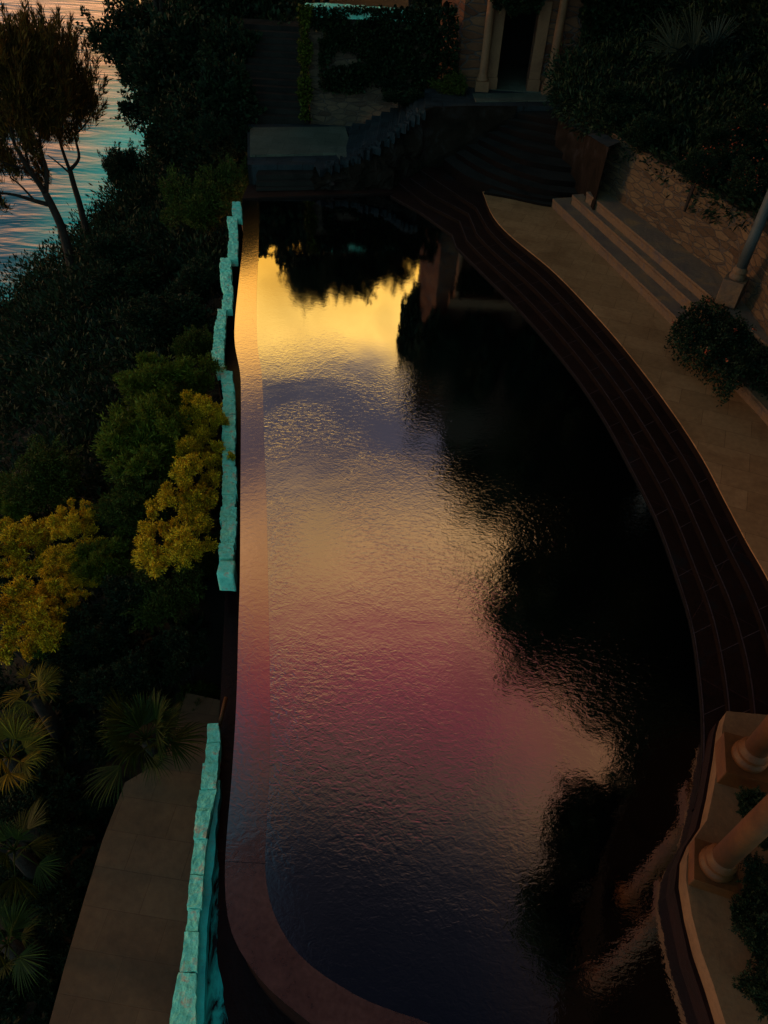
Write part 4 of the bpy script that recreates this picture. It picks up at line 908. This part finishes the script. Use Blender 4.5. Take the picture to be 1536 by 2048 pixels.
# flax like clumps of long blades on the slope
def blades(n, L, wd, seed, droop=.9, up=1.2):
    rs = random.Random(seed); mb = MB()
    for i in range(n):
        a = rs.uniform(0, 6.28); l = L*rs.uniform(.6, 1.15); u = up*rs.uniform(.5, 1.2); d = Vector((math.cos(a), math.sin(a), u)).normalized(); s_ = Vector((-math.sin(a), math.cos(a), 0))
        pts = []
        for k in range(6):
            t = k/5; p = d*l*t+Vector((0, 0, -droop*l*t*t*.5)); w_ = wd*(1-t)**.6*(.6+.8*t*(1-t)*2); pts += [p-s_*w_, p+s_*w_]
        mb.add(pts, [(2*k, 2*k+2, 2*k+3, 2*k+1) for k in range(5)])
    return mb
fm = blades(70, 1.3, .035, 3).build('blades', M['f_flax']); fm_me = fm.data; bpy.data.objects.remove(fm)
fx = [(70, 690, 1.0, 'nearest the left edge'), (120, 730, 1.1, 'second from the left edge'), (60, 800, .9, 'lowest of the clumps'), (150, 800, .8, 'beside the dim gold tipped shrub'), (130, 660, .9, 'just below the shore rock'), (200, 700, .9, 'furthest to the right'), (175, 640, .7, 'under the pine trunks'), (40, 650, .8, 'at the shore in the left corner of the slope'), (240, 1040, .6, 'between the golden shrubs'), (100, 880, .8, 'at the foot of the blade clumps')]
for px, py, s_, wh in fx:
    p = ground_at(px, py, .35); o = bpy.data.objects.new('flax_plant', fm_me); C.objects.link(o); o.location = (p.x, p.y, p.z-.3); o.scale = (s_,)*3; o.rotation_euler = (0, 0, px)
    tag(o, 'blue green strap leaved clump, '+wh, 'plant', 'strap leaved clumps on the slope')

# fan palms
def frond_fan(mb, base, dirv, pet, R_, nb, seed, m=0):
    rs = random.Random(seed); d = Vector(dirv).normalized(); s_ = d.cross(Vector((0, 0, 1))).normalized(); up = s_.cross(d)
    roll = rs.uniform(-.7, .7); s_, up = s_*math.cos(roll)+up*math.sin(roll), up*math.cos(roll)-s_*math.sin(roll)
    tip = base+d*pet+Vector((0, 0, -.08*pet)); mb.tube([base, base.lerp(tip, .5)+Vector((0, 0, .03)), tip], [.014, .010, .007], 5, m)
    sp = rs.uniform(50, 85)
    for k in range(nb):
        a = rad(-sp+2*sp*k/(nb-1)+rs.uniform(-2, 2)); l = R_*(.62+.38*math.cos(a))*rs.uniform(.85, 1.1); e = (d*math.cos(a)+s_*math.sin(a)+up*(.10*math.cos(2*a)+rs.uniform(-.05, .05))).normalized(); sd_ = e.cross(up).normalized()
        w_ = R_*.017; dr_ = rs.uniform(.10, .45)
        p0 = tip+e*.02; p1 = tip+e*l*.5-Vector((0, 0, .04*dr_*l)); p2 = tip+e*l*.8+Vector((0, 0, -.25*dr_*l)); p3 = tip+e*l*.98+Vector((0, 0, -.75*dr_*l))
        mb.add([p0-sd_*w_*.4, p0+sd_*w_*.4, p1-sd_*w_, p1+sd_*w_, p2-sd_*w_*.6, p2+sd_*w_*.6, p3], [(0, 2, 3, 1), (2, 4, 5, 3), (4, 6, 5)], m)
def fan_palm(label, loc, h, R_, n, m, seed, nm='fan_palm'):
    t = empty(nm, loc); tag(t, label, 'palm'); rs = random.Random(seed)
    tk = MB(); tk.tube([(0, 0, -.3), (0, 0, h*.5), (0, 0, h)], [.13, .12, .10], 10); tk.build('trunk', M['bark'], t)
    for i in range(n):
        a = i*2.399+rs.uniform(-.2, .2); e = rs.uniform(-.35, 1.0) if i > n*.3 else rs.uniform(.8, 2.2)
        mb = MB(); frond_fan(mb, Vector((0, 0, h)), (math.cos(a), math.sin(a), e), R_*rs.uniform(.35, .8), R_*rs.uniform(.7, 1.1), 26, seed*50+i)
        mb.build('frond', m, t)
    return t
p = ground_at(285, 1485, 0.0)
fan_palm('green fan palm spreading its fronds over the head of the sunken path', P(292, 1478, -1.0)+Vector((0, 0, -.95)), .95, .66, 22, M['f_palm'], 5)
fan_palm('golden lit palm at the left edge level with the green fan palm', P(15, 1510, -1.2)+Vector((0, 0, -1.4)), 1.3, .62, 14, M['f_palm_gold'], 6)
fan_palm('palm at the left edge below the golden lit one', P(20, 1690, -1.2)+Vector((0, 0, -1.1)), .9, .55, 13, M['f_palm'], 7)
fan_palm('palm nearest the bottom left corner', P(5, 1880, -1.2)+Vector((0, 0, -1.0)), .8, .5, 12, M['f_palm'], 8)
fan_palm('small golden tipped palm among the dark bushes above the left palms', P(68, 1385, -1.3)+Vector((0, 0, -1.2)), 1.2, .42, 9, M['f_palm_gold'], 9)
# silver palm on the right bank
p = Q(1390, 165, 27.0); fan_palm('silvery fan palm in the shaded bank before the ivy', Vector((p.x, p.y, p.z-1.6)), 1.6, 1.75, 22, M['f_palm_blue'], 11)

# ---- feathery pines at the left
def pine(label, base, paths, tufts, rs_, seed, r0):
    t = empty('pine_tree', base); tag(t, label, 'tree'); mb = MB()
    for path in paths:
        pts = catmull([p-base for p in path['p']], 5); n0 = len(pts); ra, rb = path['r']
        mb.tube(pts, [.8*(ra+(rb-ra)*i/(n0-1)) for i in range(n0)], 9)
    mb.build('trunk', M['bark'], t)
    rs2 = np.random.RandomState(seed); pos = []; dr = []
    for (c, rx, rz, k) in tufts:
        c = c-base; k = int(k*1.35)
        for s_ in range(k):
            u = rs2.normal(size=3); u /= np.linalg.norm(u); cc = np.array(c)+u*np.array([rx, rx*1.2, rz])*rs2.rand()**.45
            m_ = 90; q = rs2.rand(m_); ang = rs2.rand(m_)*6.28; rr = .24*np.sqrt(rs2.rand(m_))*(1-.85*q)
            ce = np.mean([np.array(tt[0]-base) for tt in tufts], axis=0); ov = (cc-ce)*np.array([1, 1, .3]); lean = np.array([0, 0, 1.0])+ov*.22+rs2.normal(size=3)*.15; pos.append(cc+np.outer(q*.95, lean)+np.stack([rr*np.cos(ang), rr*np.sin(ang), 0*q], 1))
            dr.append(np.tile(lean, (m_, 1))+rs2.normal(size=(m_, 3))*.40)
    o = bpy.data.objects.new('crown', leaves_mesh('crown', np.vstack(pos), np.vstack(dr), .30, .04, M['f_rust'], seed)); C.objects.link(o); o.parent = t
def qp(L, y, dy=0): return [Q(a, b, y+dy*i/(len(L)-1)) for i, (a, b) in enumerate(L)]
Y1 = Q(150, 570, 33).y; b1 = ground_at(152, 566, -.2); Y1 = b1.y
pine('feathery rust tinged pine at the left edge, the nearer one with the forked trunk', b1,
     [dict(p=qp([(152, 570), (138, 510), (125, 460), (108, 420), (90, 385)], Y1), r=(.27, .17)), dict(p=qp([(90, 385), (60, 340), (30, 290), (20, 240)], Y1, -1), r=(.15, .05)), dict(p=qp([(92, 388), (93, 340), (80, 290), (85, 220)], Y1, 1), r=(.13, .04)),
      dict(p=qp([(100, 410), (70, 402), (30, 390), (-10, 385)], Y1, -.6), r=(.13, .04)), dict(p=qp([(70, 402), (40, 370), (20, 355)], Y1, .6), r=(.06, .03)), dict(p=qp([(60, 340), (50, 290), (50, 230)], Y1, 1.4), r=(.06, .03)), dict(p=qp([(60, 340), (20, 330), (-20, 310)], Y1, -1.2), r=(.07, .03)), dict(p=qp([(20, 240), (10, 190), (30, 150)], Y1, -1), r=(.05, .02))],
     [(Q(8, 146, Y1-.5), 2.0, 1.1, 60), (Q(28, 216, Y1), 2.0, 1.1, 70), (Q(18, 286, Y1), 1.8, .8, 46), (Q(78, 236, Y1+.5), 1.2, 1.0, 36), (Q(-7, 416, Y1-.6), .9, .4, 16), (Q(18, 356, Y1), 1.0, .5, 12), (Q(58, 166, Y1), 1.3, 1.0, 40), (Q(-12, 356, Y1), .9, .5, 10)], None, 21, .2)
q_ = Q(176, 470, Y1+2.6); b2 = Vector((q_.x, q_.y, zt(q_.x, q_.y)-.2)); Y2 = b2.y
pine('feathery rust tinged pine standing behind the nearer one by the shore', b2,
     [dict(p=[b2]+qp([(171, 455), (160, 410), (148, 370), (140, 340)], Y2), r=(.20, .13)), dict(p=qp([(140, 340), (158, 315), (150, 270), (160, 230)], Y2, .5), r=(.10, .03)), dict(p=qp([(140, 342), (125, 300), (115, 260), (110, 200)], Y2, -.5), r=(.10, .04)), dict(p=qp([(150, 270), (170, 250), (185, 220)], Y2, .4), r=(.05, .02)), dict(p=qp([(138, 345), (115, 325), (95, 310)], Y2, .4), r=(.06, .02))],
     [(Q(118, 186, Y2), 1.5, 1.0, 44), (Q(138, 226, Y2), 1.1, .8, 30), (Q(166, 238, Y2), .55, .35, 9), (Q(98, 146, Y2-.3), 1.2, 1.0, 34), (Q(118, 276, Y2), .9, .5, 16), (Q(96, 361, Y2), .4, .25, 6)], None, 22, .15)

# ---- ivy and climbers on walls
def sheet_leaves(name, poly_fn, n, seed, ln, wd, m, label, cat, kind=None, up=-.2, thick=.18, out=Vector((0, -1, 0))):
    rs = np.random.RandomState(seed); pos = []; dr = []
    while len(pos) < n:
        p = poly_fn(rs)
        if p is None: continue
        pos.append((p[0]+out.x*thick*rs.rand(), p[1]+out.y*thick*rs.rand(), p[2]+out.z*thick*rs.rand())); dr.append((rs.normal()*.6+out.x, rs.normal()*.5+out.y, rs.normal()*.6+up))
    o = bpy.data.objects.new(name, leaves_mesh(name, np.array(pos), np.array(dr), ln, wd, m, seed, bend=.1)); C.objects.link(o); tag(o, label, cat, kind=kind); return o
def ivy_fn(rs):
    px, py = rs.uniform(600, 915), rs.uniform(12, 225)
    nv = mnoise.noise(Vector((px*.022, py*.022, 0)))+.5*mnoise.noise(Vector((px*.07, py*.07, 4)))
    lim = 150+45*mnoise.noise(Vector((px*.03, 0, 7)))+30*(px > 640)
    if px < 640: lim = 60+30*mnoise.noise(Vector((py*.05, 1, 0)))
    if py > lim+40*nv: return None
    if py > 25 and nv < -.36: return None
    q = Q(px, py, 31.3); return q if q.z > .7 else None
sheet_leaves('ivy', ivy_fn, 15000, 31, .13, .10, M['f_ivy'], 'dark ivy draped over the tall wall under the teal capping stones', 'ivy')
def trail_fn(rs):
    px, py = rs.uniform(596, 624), rs.uniform(10, 235)
    if abs(px-610)+rs.rand()*6 > 14+5*math.sin(py*.08): return None
    return Q(px, py, 31.2)
sheet_leaves('ivy', trail_fn, 2200, 35, .12, .09, M['f_ivy_olive'], 'ivy strand trailing down the left corner of the tall wall beside the steps', 'ivy')
def bank_fn(rs):
    px, py = rs.uniform(1125, 1640), rs.uniform(-60, 260)
    nv = mnoise.noise(Vector((px*.02, py*.02, 5)))+.5*mnoise.noise(Vector((px*.06, py*.06, 9)))
    if nv < -.42: return None
    if px < 1160+25*nv: return None
    return Q(px, py, 31.35+nv*.3)
sheet_leaves('ivy', bank_fn, 26000, 32, .17, .13, M['f_ivy'], 'thick dark creeper covering the house wall right of the doorway', 'ivy', thick=.35)
def olive_fn(rs):
    px, py = rs.uniform(1330, 1640), rs.uniform(-60, 130)
    nv = mnoise.noise(Vector((px*.02, py*.02, 15)))
    if (py-60) > (px-1400)*.25+60*nv or px < 1390+60*nv: return None
    return Q(px, py, 30.8+nv*.3)
sheet_leaves('ivy', olive_fn, 9000, 33, .16, .12, M['f_ivy_olive'], 'olive green creeper in the top right corner', 'ivy', thick=.35)
def arch_fn(rs):
    px, py = rs.uniform(985, 1085), rs.uniform(-60, 40)
    if py > 18+20*mnoise.noise(Vector((px*.06, 0, 2)))-.02*(px-1035)**2*.3+8: return None
    return Q(px, py, 30.9)
sheet_leaves('ivy', arch_fn, 2500, 34, .12, .10, M['f_ivy'], 'creeper hanging over the top of the arched doorway', 'ivy')
# planting on the right bank
rs = np.random.RandomState(8); pos = []; dr = []; cnt = 0
while cnt < 900:
    px, py = rs.uniform(1120, 1660), rs.uniform(-40, 720)
    edge = 205+(px-1120)*.62 if px > 1200 else 250+(px-1120)*.45
    p = None; d = ray(px, py).normalized(); tt = 12
    while tt < 45:
        p = Vector((0, 0, CAMZ))+d*tt
        if p.z < zr(p.x, p.y): break
        tt += .15
    dd = (p.x-wb[0].x)*nrm.x+(p.y-wb[0].y)*nrm.y if p.y >= 18 else p.x-9.6-(18-p.y)*.12
    if dd < .25 or dd > 16 or p.y > 31.2: continue
    r = rs.uniform(.3, .7); k = 120; w_ = rs.normal(size=(k, 3)); w_ /= np.linalg.norm(w_, axis=1, keepdims=True)
    c = np.array([p.x, p.y, zr(p.x, p.y)+r*.4]); pos.append(c+w_*r*(1-.3*rs.rand(k))[:, None]); dr.append(w_+np.array([0, 0, .3])+rs.normal(size=(k, 3))*.5); cnt += 1
o = bpy.data.objects.new('bank_planting', leaves_mesh('bank_planting', np.vstack(pos), np.vstack(dr), .18, .06, M['f_dark'], 9)); C.objects.link(o); tag(o, 'dense dark planting on the bank above the rubble wall', 'planting', kind='stuff')
def bank(px, py, h):
    d = ray(px, py).normalized(); tt = 12
    while tt < 45:
        p = Vector((0, 0, CAMZ))+d*tt
        if p.z < zr(p.x, p.y)+h: break
        tt += .1
    return p
for i, (px, py, s_, lb_) in enumerate([(1450, 300, .9, 'red flecked shrub in the middle of the right bank'), (1520, 260, 1.0, 'red flecked shrub at the right edge of the bank'), (1400, 330, .7, 'red flecked shrub close above the rubble wall'), (1500, 360, .8, 'red flecked shrub by the grey column top')]):
    bush(lb_, 'shrub', 'dark', px, py, .9, s_, s_*.8, name='flowering_shrub', var=i, rot=i, at=bank(px, py, .9), flowers=True)
for i, (px, py, s_, lb_) in enumerate([(1240, 215, .9, 'dark shrub beside the slate capped side wall'), (1180, 170, .8, 'dark shrub right of the doorway'), (1300, 265, .9, 'dark shrub overhanging the far end of the rubble wall'), (1510, 150, 1.3, 'dark shrub right of the silvery palm'), (1290, 130, 1.1, 'dark shrub left of the silvery palm')]):
    p = bank(px, py, .8) if i not in (3, 4, 1) else Q(px, py, 30.2); bush(lb_, 'shrub', 'dark', px, py, .8, s_, s_*.8, name='bush', var=i, rot=i, at=p)
p = Q(905, 172, 30.8); bush('dark rounded shrub at the foot of the house corner left of the doorway', 'shrub', 'mid', 905, 172, .5, .85, .5, at=p)
p = Q(800, 182, 30.9); bush('dark shrub at the foot of the tall ivy wall', 'shrub', 'dark', 800, 182, .5, 1.1, .55, at=p)
# shrub spilling over the benches beside the grey column
def spill(rs):
    poly_ = [(1338, 655), (1368, 615), (1410, 592), (1440, 595), (1470, 612), (1500, 650), (1540, 690), (1640, 740), (1640, 790), (1500, 733), (1465, 772), (1452, 765), (1440, 735), (1405, 712), (1370, 690)]
    px, py = rs.uniform(1335, 1640), rs.uniform(590, 790)
    px2, py2 = px+10*mnoise.noise(Vector((px*.08, py*.08, 0))), py+10*mnoise.noise(Vector((px*.08, py*.08, 5)))
    ins = False; j = len(poly_)-1
    for i in range(len(poly_)):
        a, b = poly_[i], poly_[j]
        if (a[1] > py2) != (b[1] > py2) and px2 < (b[0]-a[0])*(py2-a[1])/(b[1]-a[1])+a[0]: ins = not ins
        j = i
    if not ins: return None
    return P(px, py, 1.45+.25*mnoise.noise(Vector((px*.03, py*.03, 1))))
t = empty('flowering_shrub', P(1440, 680, 1.0)); tag(t, 'spreading glossy shrub with a few pink blooms spilling over the benches below the grey column', 'shrub')
rs = np.random.RandomState(3); pp = []
while len(pp) < 15000:
    q = spill(rs)
    if q is not None: pp.append((q.x-t.location.x, q.y-t.location.y, q.z-t.location.z-.6*rs.rand()**1.8))
dd = rs.normal(size=(len(pp), 3))*.7+np.array([-.2, -.3, .3])
o = bpy.data.objects.new('leaves', leaves_mesh('leaves', np.array(pp), dd, .075, .045, M['f_dark'], 3)); C.objects.link(o); o.parent = t
bl = np.array(pp)[rs.choice(len(pp), 16)]; bl = np.repeat(bl, 9, axis=0)+rs.normal(size=(144, 3))*.025; bl[:, 2] += .08
o = bpy.data.objects.new('blossom', leaves_mesh('blossom', bl, rs.normal(size=(144, 3))+np.array([0, 0, .5]), .05, .04, M['flower'], 2)); C.objects.link(o); o.parent = t
# shrubbery at the bottom right under the loggia
for i, (px, py, s_, lb_) in enumerate([(1525, 1640, .42, 'dark shrub between the two orange columns'), (1535, 1860, .50, 'dark shrub behind the nearer orange column'), (1550, 1960, .45, 'dark shrub at the bottom right corner'), (1525, 1775, .38, 'small dark shrub close behind the nearer orange column')]):
    p = P(px, py, KZ+.3); bush(lb_, 'shrub', 'dark', px, py, .3, s_, s_*.8, at=p, var=i, rot=i)
# a cable strung across the bank
cb_ = MB(); cb_.tube([Q(1245, 228, 29), Q(1310, 268, 27.6), Q(1380, 300, 26.4), Q(1450, 328, 25), Q(1545, 355, 23.5)], [.013]*5, 6)
tag(cb_.build('cable', M['cable']), 'thin rusty cable strung across the planted bank on the right', 'cable')
